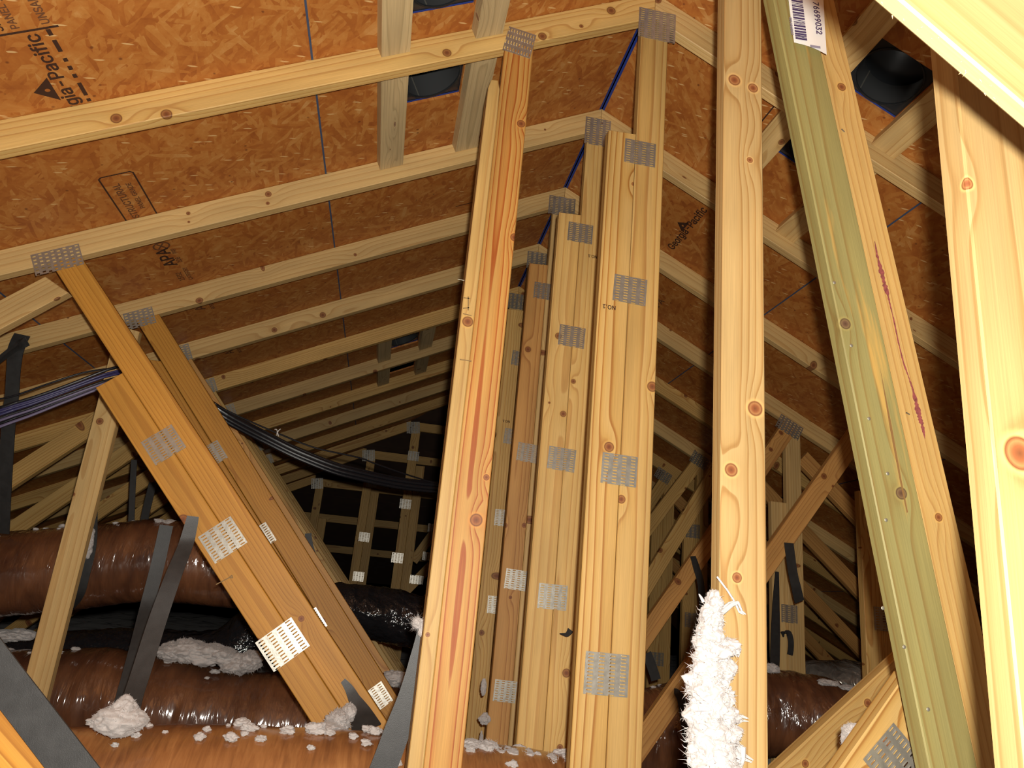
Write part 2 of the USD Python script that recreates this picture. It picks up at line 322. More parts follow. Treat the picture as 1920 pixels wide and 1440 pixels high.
def pith(kind):
    if kind == 'flat': return (rng.uniform(-.02, .02), rng.choice([-1, 1]) * rng.uniform(.035, .07), rng.uniform(-9, 9))
    if kind == 'edge': return (rng.choice([-1, 1]) * rng.uniform(.08, .13), rng.uniform(-.03, .03), rng.uniform(-9, 9))
    return (rng.choice([-1, 1]) * rng.uniform(.02, .07), rng.choice([-1, 1]) * rng.uniform(.03, .08), rng.uniform(-9, 9))
hero_n = [0]
def board(parent, name, poly, Y, axis, mat=None, t=TH, cut='mix', hero=None, label=None):
    """A board of a truss: polygon (x, z) in the plane Y, thickness t behind it; axis = its direction (x, z)."""
    mesh = prism(poly, Y, Y + t)
    fr = grain_frame((axis[0], 0, axis[1]))
    sh = pith(cut)
    if hero:
        kind, knots, opt = hero
        sh = opt.pop('shift', sh)
        org = (mesh.vertices.min(0) + mesh.vertices.max(0)) / 2
        kl = []
        for (px, py, kr) in knots:
            q = (onY(px, py, Y) - org) @ fr + sh
            kl.append((q[0], q[1], q[2], kr))
        hero_n[0] += 1
        opt = {'jit': 0.0, **opt}
        mat = wood(f'{name}_wood_{hero_n[0]:03d}', **WOODS[kind], knots=kl, rand_knots=False, **opt)
    return obj(name, mesh, mat, parent, label, frame=fr, shift=sh)
def stick(p, q, w=WD):
    """Square-ended 2x4 outline between two points (x, z) of its centre line."""
    p, q = np.array(p, float), np.array(q, float)
    d = (q - p) / np.linalg.norm(q - p); n = np.array([-d[1], d[0]]) * w / 2
    return [p + n, q + n, q - n, p - n]

def plate_mesh(w, h, cols, rows, slots_across=True):
    """A toothed truss plate lying in x, z, front face towards -y, with its punched slots as real openings and the tooth stubs beside them."""
    t = 0.0014; parts = []; teeth = []
    W, H = (w, h) if slots_across else (h, w)
    pitch = W / cols; sw = pitch * 0.52; rp = H / rows; sh = rp * 0.45
    def bx(x0, x1, z0, z1, y0=-t, y1=0.0):
        b = trimesh.creation.box((x1 - x0, y1 - y0, z1 - z0)); b.apply_translation(((x0 + x1) / 2, (y0 + y1) / 2, (z0 + z1) / 2)); return b
    x = -W / 2
    for c in range(cols):
        xc = -W / 2 + pitch * (c + 0.5)
        parts.append(bx(x, xc - sw / 2, -H / 2, H / 2)); x = xc + sw / 2
        off = (c % 2) * rp * 0.5
        z = -H / 2
        for r in range(rows):
            zc = -H / 2 + rp * (r + 0.28) + off * 0.6
            parts.append(bx(xc - sw / 2, x, z, zc - sh / 2)); z = zc + sh / 2
            teeth.append(bx(xc - sw / 2, xc + sw / 2, zc + sh / 2 - 0.0007, zc + sh / 2 + 0.0004, -t - 0.0012, -t))
        parts.append(bx(xc - sw / 2, x, z, H / 2))
    parts.append(bx(x, W / 2, -H / 2, H / 2))
    m, tt = cat_(parts), cat_(teeth)
    if not slots_across:
        T = trimesh.transformations.rotation_matrix(math.pi / 2, (0, 1, 0)); m.apply_transform(T); tt.apply_transform(T)
    return m, tt
def plate(parent, x, z, Y, w=0.10, h=0.08, ang=0.0, cols=4, rows=10, across=True, teeth=True):
    m, tt = plate_mesh(w, h, cols, rows, across)
    if teeth: m = cat_([m, tt])
    m.apply_transform(trimesh.transformations.rotation_matrix(-math.radians(ang), (0, 1, 0)))
    m.apply_translation((x, Y - 0.0004, z))
    return obj('nail_plate', m, STEEL, parent, frame=np.eye(3), shift=(rng.uniform(0, 5), 0, rng.uniform(0, 5)))
def plate_px(parent, px, py, k, **kw):
    p = onY(px, py, TY(k)); return plate(parent, p[0], p[2], TY(k), **kw)

ZB = -2.66                                                # underside of the trusses, buried in insulation
def chords(t, k, mat=None, L=4.75, cuts=('mix', 'mix'), right=None, hero=None):
    Y = TY(k)
    for s, cut in zip((-1, 1), cuts):
        x1 = s * L
        poly = [(s * 0.0004, 0), (x1, -M_ * L), (x1, -M_ * L - CH), (s * 0.0004, -CH)]
        board(t, 'top_chord', [(x, z - 0.0006) for x, z in poly], Y, (s * 1, -M_), (right if s > 0 and right else mat) or W_PALE, cut=cut, hero=hero if s < 0 else None)

# ------------------------------------------------------------------ the roof deck
ceiling = thing('ceiling', 'orange brown strand board roof deck seen from below', None, kind='structure')
ceiling.ClearCustomDataByKey('category')
Y_A, Y_END = -1.19, TY(8) + TH
VH = []                                                   # openings (side, s0, s1, y0, y1)
for s, y1 in ((-1, 1.765), (-1, 2.172), (1, 1.770), (1, 2.158), (-1, 4.82), (-1, 5.40)):
    VH.append((s, 0.655, 0.862, y1 - 0.207, y1))
def deck_frame(s, off=0.0):
    """local (u = slope distance from the ridge, v = Y, w = up out of the deck) -> world"""
    du = np.array([s / Q_, 0, -M_ / Q_]); dv = np.array([0, 1.0, 0]); dw = np.array([s * M_ / Q_, 0, 1 / Q_])
    return du, dv, dw
def to_deck(mesh, s):
    du, dv, dw = deck_frame(s)
    v = mesh.vertices
    m = trimesh.Trimesh(v[:, :1] * du + v[:, 1:2] * dv + v[:, 2:] * dw, mesh.faces, process=False)
    trimesh.repair.fix_normals(m); return m
def dbox(u0, u1, v0, v1, w0, w1):
    b = trimesh.creation.box((u1 - u0, v1 - v0, w1 - w0)); b.apply_translation(((u0 + u1) / 2, (v0 + v1) / 2, (w0 + w1) / 2)); return b
DT = 0.011
rows_u = [(0.004, 1.1445), (1.1495, 2.3605), (2.3655, 3.58), (3.585, 5.33)]
panels = {}
for s in (-1, 1):
    du, dv, dw = deck_frame(s)
    fr = np.stack([dv, du, np.cross(dv, du)], 1)
    for r, (u0, u1) in enumerate(rows_u):
        start = TY(-5) + TH / 2 + (r % 2) * 2 * SP
        edges = [Y_A] + [e for e in (start + i * 4 * SP for i in range(-1, 6)) if Y_A + .2 < e < Y_END - .2] + [Y_END]
        for e0, e1 in zip(edges[:-1], edges[1:]):
            shp = sbox(u0, e0 + 0.0015, u1, e1 - 0.0015)
            for (hs, a, b, c, d) in VH:
                if hs == s: shp = shp.difference(sbox(a, c, b, d))
            m = trimesh.creation.extrude_polygon(shp, DT, engine='earcut')
            p = obj('panel', to_deck(m, s), OSB, ceiling, frame=fr, shift=(rng.uniform(0, 30), rng.uniform(0, 30), rng.uniform(0, 9)))
            panels[(s, r, round(e0, 2))] = (p, e0, e1)
    for u, mat in ((1.147, BLUED), (2.363, BLUED), (3.5825, BLUED)):
        obj('edge_sealer', to_deck(dbox(u - 0.003, u + 0.003, Y_A, Y_END, -0.0012, 0.002), s), mat, ceiling)
obj('ridge_sealer', cat_([to_deck(dbox(0.003, 0.012, Y_A, Y_END, -0.0008, 0.002), s) for s in (-1, 1)]), BLUE, ceiling, 'blue painted panel edges along the ridge')

# the printing on the panels
def panel_at(s, u, y):
    for (ss, r, _), (p, e0, e1) in panels.items():
        if ss == s and rows_u[r][0] <= u <= rows_u[r][1] and e0 <= y <= e1: return p
def deck_print(s, u, y, mesh2d, mat, dirv=-1):
    """mesh2d: flat lettering in x, y (reading along +x); put on the underside of the deck at (u, y), reading along -Y (dirv -1) or +Y."""
    du, dv, dw = deck_frame(s)
    e1 = dv * dirv; nrm = -dw                              # the underside looks along -dw
    e2 = np.cross(nrm, e1)
    o = du * u + dv * y - dw * 0.0003
    v = mesh2d.vertices
    m = trimesh.Trimesh(o + v[:, :1] * e1 + v[:, 1:2] * e2 + v[:, 2:] * nrm, mesh2d.faces, process=False)
    trimesh.repair.fix_normals(m)
    obj('print', m, mat, panel_at(s, u, y))
def txt(t, h, bold=True, depth=0.0004, w=None):
    m = meshkit.text_mesh(t, h, depth, bold)
    if w: m.apply_scale((w / m.extents[0], 1, 1))
    return m
def tri(b, h, depth=0.0004):
    m = trimesh.creation.extrude_polygon(Polygon([(0, 0), (b, 0), (b / 2, h)]).difference(Point(b / 2, h * .32).buffer(h * .13)), depth, engine='earcut'); return m
def strokes(segs, w, depth=0.0004):
    from shapely.geometry import LineString
    from shapely.ops import unary_union
    g = unary_union([LineString(x).buffer(w / 2, cap_style=2) for x in segs])
    return cat_([trimesh.creation.extrude_polygon(q, depth, engine='earcut') for q in getattr(g, 'geoms', [g])])
GP = 'Georgia-Pacific'
deck_print(-1, 1.775, 1.975, txt(GP, 0.032, w=0.375), INK)
deck_print(-1, 1.812, 1.830, tri(0.088, 0.048), INK)
deck_print(-1, 1.750, 1.90, strokes([[(x, 0), (x + l, 0)] for x, l in ((0, .03), (.045, .012), (.07, .05), (.14, .014), (.17, .014), (.20, .012), (.235, .04), (.29, .02))], 0.010), INK)
deck_print(-1, 1.80, 1.585, strokes([[(0, -0.075), (0, 0.10)]], 0.006), INK)
for i, (u, t_, h, f) in enumerate(((1.905, 'RATED SHEATHING', .02, INK), (1.868, 'INTERIOR TYPE', .02, INK), (1.835, 'SPACING 24/16', .019, INK), (1.803, 'PANEL 19/32', .017, INKF), (1.738, 'UNSANDED', .018, INKF))):
    deck_print(-1, u, 1.575, txt(t_, h), f)
# framed stamp and mill mark in the next bays
deck_print(-1, 1.793, 2.56, strokes([[(0, -.048), (0.352, -.048), (0.36, -.04), (0.36, .045), (0.352, .053), (0, .053)]], 0.005), INK)
deck_print(-1, 1.800, 2.47, txt('STRUCTURAL', 0.022, w=.22), INKF); deck_print(-1, 1.768, 2.42, txt('PANEL GRADE', 0.015, w=.16), INKF)
deck_print(-1, 1.805, 2.56, txt('SIZED', 0.018), INKF)
deck_print(-1, 1.775, 2.875, txt('APA', 0.045, w=.155), INK); deck_print(-1, 1.752, 2.86, txt('108', 0.018), INKF); deck_print(-1, 1.752, 2.78, txt('PRP', 0.016), INKF)
deck_print(-1, 1.79, 2.70, strokes([[(0.028 * math.cos(a), 0.028 * math.sin(a)), (0.028 * math.cos(a + .35), 0.028 * math.sin(a + .35))] for a in np.arange(0, 6.28, .35)] + [[(-.02, -.012), (.02, .012)], [(-.018, .014), (.02, -.01)]], 0.006), INKF)
deck_print(-1, 1.78, 3.02, txt('15/32', 0.02), INKF); deck_print(-1, 1.75, 3.03, txt('CATEGORY', 0.016), INKF)
for (u, y) in ((1.77, 3.36), (1.76, 4.02), (1.79, 4.62)):
    deck_print(-1, u, y, txt('APA', 0.04, w=.15), INKF); deck_print(-1, u - .04, y + .02, txt('RATED SHEATHING', 0.016, w=.19), INKF)
deck_print(-1, 0.465, 1.60, txt('CAT.', 0.03), INK, 1); deck_print(-1, 0.49, 1.58, txt('15/32 108', 0.018), INKF, 1); deck_print(-1, 0.515, 1.60, txt('SHEATHING', 0.016), INKF, 1)
deck_print(-1, 0.47, 2.16, txt('KILN', 0.028), INK, 1)
deck_print(-1, 0.50, 2.99, strokes([[(0, -.02), (-.13, -.02)], [(0, -.02), (0, .08)]], 0.005), INK)
deck_print(1, 0.603, 3.03, txt(GP, 0.035, w=.385), INK); deck_print(1, 0.577, 2.868, tri(0.083, 0.043), INK)
deck_print(1, 0.48, 2.08, strokes([[(0, 0), (0.0, -.06), (.12, -.06)]], 0.005), INK); deck_print(1, 0.505, 2.10, txt('19', 0.03), INK)
deck_print(1, 1.19, 3.50, txt('SHEATHING', 0.03, w=.26), INKF); deck_print(1, 1.24, 3.48, txt('EXPOSURE 1', 0.02, w=.2), INKF); deck_print(1, 1.28, 3.62, txt('PS 2-10', 0.022), INKF)
deck_print(1, 0.75, 3.60, txt('APA', 0.035, w=.13), INKF)

# hip end: the deck that slopes down beyond the last full truss
hip_k = 0.62
YH = Y_END
hp = ceiling
SHADEB = simple('shade_darkened_hip_board', (0.06, 0.035, 0.024), 0.8, noise=(8.0, .3))  # far-end gloom painted into the colour; the hip deck is plain strand board
hip_z = lambda y: -hip_k * M_ * 1.35 * (y - YH)
HS = hip_k * M_ * 1.35
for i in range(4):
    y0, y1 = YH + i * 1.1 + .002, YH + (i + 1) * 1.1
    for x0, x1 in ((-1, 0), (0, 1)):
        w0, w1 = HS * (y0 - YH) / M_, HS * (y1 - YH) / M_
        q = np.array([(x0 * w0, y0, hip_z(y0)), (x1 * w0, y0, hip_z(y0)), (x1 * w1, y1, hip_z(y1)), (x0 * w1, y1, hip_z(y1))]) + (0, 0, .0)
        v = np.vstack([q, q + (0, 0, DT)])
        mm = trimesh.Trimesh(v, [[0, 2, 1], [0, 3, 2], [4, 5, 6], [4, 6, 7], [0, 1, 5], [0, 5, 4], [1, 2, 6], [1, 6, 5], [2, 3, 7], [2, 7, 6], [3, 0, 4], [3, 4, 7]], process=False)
        obj('panel', mm, SHADEB, hp, frame=grain_frame((1, 0, 0), (0, 0, 1)), shift=(rng.uniform(0, 30),) * 3)
# side decks beside the hip
for s in (-1, 1):
    for u0, u1 in ((0.4, 1.147), (1.15, 2.363), (2.366, 3.58), (3.585, 5.33)):
        yb0 = YH + .002
        f = lambda u: YH + (u / Q_) * M_ / HS
        poly = Polygon([(u0, yb0), (u1, yb0), (u1, min(f(u1), 12.6)), (u0, min(f(u0), 12.6))])
        obj('panel', to_deck(trimesh.creation.extrude_polygon(poly, DT, engine='earcut'), s), OSB, hp)

# ------------------------------------------------------------------ trusses
GRP = 'roof trusses in a row'
def truss(k, label, name='roof_truss'):
    return thing(name, label, 'roof truss', (0, TY(k), ZB), group=GRP)
def king(t, k, x0=-0.0445, mat=None, hero=None, top=None, zb=ZB):
    Y = TY(k); x1 = x0 + WD; xc = (x0 + x1) / 2
    top = -CH - 0.001 if top is None else top
    pk = [(x0, zb), (x1, zb), (x1, top - M_ * abs(x1)), (max(min(0, x1), x0), top), (x0, top - M_ * abs(x0))]
    return board(t, 'king_post', pk, Y, (0, 1), mat or W_PINE, cut='mix', hero=hero)
def scab(t, k, x1, ztop, mat=None, hero=None, zb=ZB, w=WD):
    x0 = x1 - w
    return board(t, 'scab_board', [(x0, zb), (x1 - .0015, zb), (x1 - .0015, ztop), (x0, ztop - 0.004)], TY(k) - 0.0012, (0, 1), mat or W_PINE, cut='mix', hero=hero)
def king_plates(t, k, x, zs, w=.098, h=.082, rows=10):
    for z in zs: plate(t, x + rng.uniform(-.006, .006), z, TY(k) - 0.0016, w, h, rng.uniform(-3, 1), rows=rows)
def kp_px(t, k, pts, w=.098, h=.082, rows=10):
    for px, py in pts: plate_px(t, px, py, k - 0.0016 / SP, w=w, h=h, ang=rng.uniform(-3, 0), rows=rows)

# T-2: the nearest, its king post at the right edge
t = truss(-2, 'nearest pine roof truss, its pale king post filling the right edge of the photo')
chords(t, -2)
king(t, -2, -0.0385, hero=('pale', [(1833, 858, .012), (1912, 850, .016), (1813, 343, .007)], dict(spacing=.02, contrast=.6, gain=.53, shift=(.02, .05, 1.0))))
# T-1: its king post is the bright single post right of centre
t_m1 = t = truss(-1, 'pine roof truss whose single knotty king post carries a clump of white insulation')
chords(t, -1, mat=W_PINE)
king(t, -1, -0.0465, hero=('pale', [(1377, 150, .012), (1412, 165, .010), (1406, 300, .006), (1416, 766, .013), (1371, 881, .011), (1382, 1083, .008)], dict(spacing=.013, contrast=.8, gain=.66, shift=(.028, .05, 2.0))))
# natural board with a purple stain, leaning in the plane of T-1
def line_at(p, q, z): return p[0] + (q[0] - p[0]) * (z - p[2]) / (q[2] - p[2])
Yn = TY(-1)
a, b = onY(1595, 130, Yn), onY(1790, 960, Yn)
zt, zb_ = -0.30, -2.6
nr = [(line_at(a, b, zb_) - .091, zb_), (line_at(a, b, zb_), zb_), (line_at(a, b, zt), zt), (line_at(a, b, zt) - .091, zt)]
nat = board(t, 'web', nr, Yn, (b[0] - a[0], b[2] - a[2]), hero=('pine', [(1578, 163, .009), (1760, 970, .007)], dict(spacing=.014, contrast=.5, gain=.84, shift=(.06, .05, 3.0))))
def px_poly_on(Y, pts, y_t=0.0005):
    """flat mark traced on the plane Y, a hair proud of it"""
    P = [onY(x, y, Y) for x, y in pts]
    m = trimesh.creation.extrude_polygon(Polygon([(p[0], p[2]) for p in P]).buffer(0), 0.0004, engine='earcut')
    v = m.vertices; return trimesh.Trimesh(np.stack([v[:, 0], Y - y_t + v[:, 2] * 0.5, v[:, 1]], 1), m.faces[:, ::-1], process=False)
srs = np.random.RandomState(4)
for prof in ([(1640, 452, 1), (1645, 480, 5), (1652, 505, 9), (1658, 530, 10), (1664, 550, 7), (1669, 572, 2.5)], [(1669, 572, 2.5), (1676, 600, 3.5), (1684, 640, 3), (1694, 680, 4), (1703, 705, 3), (1711, 728, 4)], [(1711, 728, 4), (1718, 755, 9), (1724, 780, 12), (1730, 800, 8), (1734, 822, 1)]):
    P = np.array(prof, float); u = np.linspace(0, len(P) - 1, 30); q = np.stack([np.interp(u, np.arange(len(P)), P[:, c]) for c in range(3)], 1)
    hw = q[:, 2] / 2 * srs.uniform(.45, 1.35, 30)
    pts = [(x - w, y) for (x, y, _), w in zip(q, hw)] + [(x + w * .8, y + 1) for (x, y, _), w in list(zip(q, hw))[::-1]]
    obj('sap_stain', px_poly_on(Yn, pts), PURPLE, nat, 'purple sap stain')
# T0
t0 = t = truss(0, 'pine roof truss with doubled king post, plated four times, at the centre right')
chords(t, 0, mat=W_PINE, right=W_PALE, hero=('pine', [(218, 222, .013), (312, 214, .013), (838, 99, .012), (1017, 68, .012), (1146, 20, .013), (1090, 49, .006)], dict(spacing=.014, contrast=.6, shift=(.03, .05, 2.2))))
king(t, 0, -0.0425, hero=('pine', [(1223, 725, .013), (1165, 936, .010)], dict(spacing=.016, contrast=.7, gain=.77, shift=(.02, .06, 4.0))))
scab(t, 0, -.0425, -0.553, hero=('pine', [(1188, 345, .006), (1142, 838, .012)], dict(spacing=.015, contrast=1.0, gain=.79, shift=(-.03, .055, 5.0))))
plate(t, .008, -.13, TY(0), .125, .115, 0, 5, 14, across=True)
kp_px(t, 0, [(1200, 287), (1181, 544), (1161, 881)], .098, .082, 10)
kp_px(t, 0, [(1137, 1264)], .112, .098, 12)
Y = TY(0)
def vweb(px_l, px_r, name, k, hero, top, zb=ZB):
    pass
xw0, xw1 = -.4755, -.3865
board(t, 'web', [(xw0, ZB), (xw1, ZB), (xw1, -M_ * abs(xw1) - CH - .001), (xw0, -M_ * abs(xw0) - CH - .001)], Y, (0, 1),
      hero=('red', [(977, 232, .011), (965, 445, .011), (912, 895, .007), (893, 975, .014)], dict(spacing=.0105, contrast=1.0, gain=.78, shift=(.006, .046, 6.0))))
plate_px(t, 974, 80, 0, w=.088, h=.092, ang=-8, cols=4, rows=10, across=False)
# narrow edge brace nailed to the left edge of that web, its top end broken to a point
bx0, bx1 = -.513, -.4765
qa, qb = onY(912, 147, Y - .022), onY(933, 166, Y - .022)
brz = [(bx0, ZB), (bx1, ZB), (bx1, qb[2] - .10), (bx1 - .002, qb[2]), (bx1 - .009, qb[2] + .03), (bx0 + .006, qa[2]), (bx0, qa[2] - .03)]
brc = board(t, 'edge_brace', [(x, z) for x, z in brz], Y - .022, (0, 1), t=.089, hero=('pine', [(877, 603, .013), (802, 1190, .005)], dict(spacing=.03, contrast=.45, gain=.74, shift=(.09, .02, 7.0))), label='yellow brace with a pointed broken top')
# T1
t1 = t = truss(1, 'pine roof truss whose doubled orange diagonal crosses the left half of the photo')
chords(t, 1, mat=W_PALE, hero=('pale', [(503, 364, .010), (502, 381, .006), (353, 400, .006), (354, 416, .004), (1022, 243, .004)], dict(spacing=.016, contrast=.5, shift=(.04, .06, 3.1))))
king(t, 1, -.0535, hero=('pine', [(1075, 715, .008), (1062, 1262, .012), (1050, 1402, .009)], dict(spacing=.012, contrast=.55, shift=(.04, .05, 8.0))))
scab(t, 1, -.0535, -.50, hero=('pine', [(1047, 630, .011), (1056, 776, .010), (1030, 755, .004)], dict(spacing=.02, contrast=.5, shift=(-.03, .06, 9.0))))
plate(t, -.012, -.115, TY(1), .105, .125, 0, 4, 12)
kp_px(t, 1, [(1088, 437), (1072, 631), (1053, 861), (1036, 1119)], .098, .08, 10)
# doubled diagonal of T1, and the other webs at its joints
def diag_pair(t, k, pR0, pR1, w=WD, scab_from=0.34, mats=(W_ORNG, W_ORNG), heroes=(None, None), zend=-2.62, side=-1, pair=True):
    """pR0 -> pR1: two points (x, z) of the diagonal's upper right edge. The second board lies along its lower left edge."""
    p, q = np.array(pR0, float), np.array(pR1, float)
    d = (q - p) / np.linalg.norm(q - p); n = np.array([d[1], -d[0]])
    if n[1] > 0: n = -n                                   # pointing down
    e = p + d * ((zend - p[1]) / d[1])
    Y = TY(k)
    poly = [p, e, e + n * w, p + n * w + d * (n[1] * 0)]
    # top end trimmed to the chord's underside
    def chord_low(pt, s): return -M_ * abs(pt[0]) - CH - .001
    s = -1 if p[0] < 0 else 1
    def trim(pt):
        # slide along d until below the chord
        u = 0
        f = lambda u: (pt + d * u)[1] - chord_low(pt + d * u, s)
        lo, hi = -0.6, 0.6
        for _ in range(50):
            mid = (lo + hi) / 2
            if f(mid) > 0: lo = mid
            else: hi = mid
        return pt + d * hi
    a, b = trim(p), trim(p + n * (w - .001))
    ob = board(t, 'web', [a, e, e + n * (w - .001), b], Y, d, mats[0], hero=heroes[0])
    out = [ob]
    if pair:
        st = p + d * scab_from + n * w
        e2 = st + d * ((zend - st[1]) / d[1])
        out.append(board(t, 'scab_board', [st, e2, e2 + n * w, st + n * w], Y - .0012, d, mats[1], hero=heroes[1]))
    return p, d, n, out
p, d, n, ob = diag_pair(t, 1, (-1.75, -.992), (-.617, -2.263), scab_from=.415,
    heroes=(('orange', [(565, 1160, .008), (512, 1185, .005)], dict(spacing=.0075, contrast=.55, shift=(.05, .07, 1.5))),
            ('orange', [(343, 975, .015), (383, 1050, .006), (483, 1203, .009), (470, 1212, .012)], dict(spacing=.012, contrast=.4, shift=(.02, .08, 2.5)))))
dang = math.degrees(math.atan2(-d[0], -d[1])) * -1
A1 = math.degrees(math.atan2(d[0], -d[1]))
for px, py, w_, h_ in ((307, 834, .105, .09), (418, 1012, .112, .10), (530, 1208, .125, .105)):
    plate_px(t, px, py, 1 - 0.0016 / SP, w=w_, h=h_, ang=A1, rows=10)
plate_px(t, 108, 487, 1, w=.15, h=.078, ang=math.degrees(math.atan(M_)), cols=8, rows=6)
# outer web of T1, going down to the eave
o0, o1 = onY(95, 512, TY(1)), onY(0, 562, TY(1))
dd = np.array([o1[0] - o0[0], o1[2] - o0[2]]); dd /= np.linalg.norm(dd)
c0 = np.array([o0[0], o0[2]]) + np.array([dd[1], -dd[0]]) * (-1 if dd[1] * 0 - dd[0] < 0 else 1) * 0
nn = np.array([-dd[1], dd[0]]); nn = nn if nn[1] < 0 else -nn
s0 = np.array([o0[0], o0[2]]) + dd * .02; e0 = s0 + dd * 2.1
board(t, 'web', [s0, e0, e0 + nn * WD, s0 + nn * WD - dd * .03], TY(1) + .0009, dd, W_PALE)

# T2
t2 = t = truss(2, 'pine roof truss, second behind the stained doubled diagonal, with a plumb web at far left')
chords(t, 2)
king(t, 2, -.052, mat=W_PALE)
scab(t, 2, -.052, -.43, hero=('brown', [(990, 655, .012), (983, 985, .009), (947, 985, .009), (957, 1120, .006)], dict(spacing=.014, contrast=.7, shift=(.02, .05, 3.3))))
plate(t, -.01, -.11, TY(2), .13, .10, 0, 5, 11)
kp_px(t, 2, [(1019, 546), (989, 849), (967, 1087), (947, 1296)], .09, .08, 9)
p, d, n, ob = diag_pair(t, 2, (-1.665, -.96), (-.515, -2.325), scab_from=.9, mats=(W_ORNG, W_BROW), pair=False)
A2 = math.degrees(math.atan2(d[0], -d[1]))
board(t, 'web', [p + d * .16 + n * .09, p + d * 1.75 + n * .09, p + d * 1.75 + n * .16, p + d * .1 + n * .16], TY(2) + .0005, d, W_ORNG)
for px, py in ((399, 852), (490, 1007), (585, 1168), (708, 1308)):
    plate_px(t, px, py, 2 - .0016 / SP, w=.085, h=.085, ang=A2, cols=3, rows=9)
plate_px(t, 262, 597, 2, w=.115, h=.075, ang=math.degrees(math.atan(M_)), cols=6, rows=6)
xv = -1.8275
board(t, 'web', [(xv, ZB), (xv + WD, ZB), (xv + WD, -M_ * (-xv - WD) - CH - .06), (xv, -M_ * -xv - CH - .001)], TY(2) + .0009, (0, 1), hero=('pale', [(137, 927, .007), (187, 790, .012)], dict(spacing=.016, contrast=.5, shift=(.03, .05, .7))))
# T3 .. T8
lab = {3: 'fourth roof truss behind the plated king posts, with brown web member and steel joint plates', 4: 'roof truss in shade, fifth king post from the front, left diagonal behind the black cables',
       5: 'dim roof truss just behind the pair of small blocks at the far vent', 6: 'dim roof truss seventh from the peak plate, in front of the hip end',
       7: 'very dim roof truss next to last before the hip end', 8: 'last full roof truss at the far end of the ridge'}
tr = {}
for k in range(3, 9):
    t = tr[k] = truss(k, lab[k])
    chords(t, k, mat=W_PALE if k % 2 else W_PINE)
    king(t, k, -.05, mat=W_PALE)
    scab(t, k, -.05, -.42, mat=W_PINE if k != 4 else W_PALE)
    plate(t, -.005, -.11, TY(k), .11, .105, 0, 4, 10)
    king_plates(t, k, -.05, (-.70, -1.13, -1.55, -1.97))
    jx = -1.72
    p, d, n, ob = diag_pair(t, k, (jx + .045, -.97 + (k == 3) * .01), (jx + .045 + 1.14, -.97 - 1.32), scab_from=.55, mats=(W_BROW if k == 3 else W_PINE, W_PINE), pair=k < 6)
    A = math.degrees(math.atan2(d[0], -d[1]))
    plate(t, jx - .03, -.93, TY(k), .11, .085, math.degrees(math.atan(M_)), 5, 7)
    for u in (.75, 1.12, 1.45):
        c = p + d * u + n * (WD * .98); plate(t, c[0], c[1], TY(k) - .0016, .08, .085, A, 3, 9)
    # outer web on the left
    s0 = np.array([jx - .10, -1.02]); dd = np.array([-.70, -.714]); nn = np.array([.714, -.70])
    board(t, 'web', [s0, s0 + dd * 2.1, s0 + dd * 2.1 + nn * WD, s0 + nn * WD - dd * .02], TY(k) + .0009, dd, W_PINE)
for (px, py), k in (((567, 1070), 3), ((625, 1173), 3)):
    plate_px(tr[3], px, py, 3 - .002 / SP, w=.07, h=.10, ang=A2, cols=2, rows=9)

# right-hand webs
def rweb_line(k, p0, p1, zend=-2.6, w=WD, mat=None, t=None, hero=None, trim_top=True):
    """a diagonal given by two points of its upper left edge in pixels"""
    a, b = onY(*p0, TY(k)), onY(*p1, TY(k))
    a, b = np.array([a[0], a[2]]), np.array([b[0], b[2]])
    d = (b - a) / np.linalg.norm(b - a)
    if d[1] > 0: d = -d
    n = np.array([-d[1], d[0]]); n = n if n[0] > 0 else -n
    f = lambda q: q[1] + M_ * abs(q[0]) + CH + .001
    def top(q):
        lo, hi = -1.5, 1.5
        for _ in range(50):
            m = (lo + hi) / 2
            if f(q + d * m) > 0: lo = m
            else: hi = m
        return q + d * hi
    e = a + d * ((zend - a[1]) / d[1])
    return board(t, 'web', [top(a), e, e + n * w, top(a + n * w)], TY(k), d, mat or W_PINE, hero=hero), a, d, n
rweb_line(2, (1590, 812), (1440, 1024), t=t2, hero=('brown', [(1545, 893, .012), (1562, 912, .006)], dict(spacing=.012, contrast=.55, shift=(.04, .05, 5.2))))
rweb_line(3, (1335, 985), (1210, 1165), t=tr[3], mat=W_BROW)
rweb_line(4, (1330, 880), (1195, 1100), t=tr[4], mat=W_PINE)
rweb_line(5, (1294, 868), (1222, 962), t=tr[5], mat=W_PINE)
rweb_line(6, (1232, 905), (1212, 935), t=tr[6], mat=W_PINE)
def plumb(t, k, x0, x1, ztop, mat=None, name='web', hero=None, flat=False, y_off=0.0009):
    f = (lambda x: ztop) if flat else (lambda x: -M_ * abs(x) - CH - .001)
    return board(t, name, [(x0, ZB), (x1, ZB), (x1, f(x1)), (x0, f(x0))], TY(k) + y_off, (0, 1), mat or W_PALE, hero=hero)
plumb(tr[3], 3, 1.487, 1.576, 0, W_PALE); plumb(tr[3], 3, 1.396, 1.4855, -1.30, W_PALE, 'scab_board', flat=True, y_off=-.0012)
plate_px(tr[3], 1480, 801, 3, w=.15, h=.085, ang=-math.degrees(math.atan(M_)), cols=7, rows=6)
for py in (1151,): plate_px(tr[3], 1480, py, 3 - .0016 / SP, w=.09, h=.09, cols=3, rows=9)
plumb(t2, 2, 1.4985, 1.5865, -1.312, W_PINE, 'scab_board', flat=True, y_off=-.0012); plumb(t2, 2, 1.588, 1.677, 0, W_PINE)
plate_px(t2, 1658, 1161, 2 - .0016 / SP, w=.1, h=.1, cols=3, rows=9)
plate_px(tr[5], 1311, 863, 5, w=.13, h=.09, ang=-math.degrees(math.atan(M_)), cols=6, rows=6)
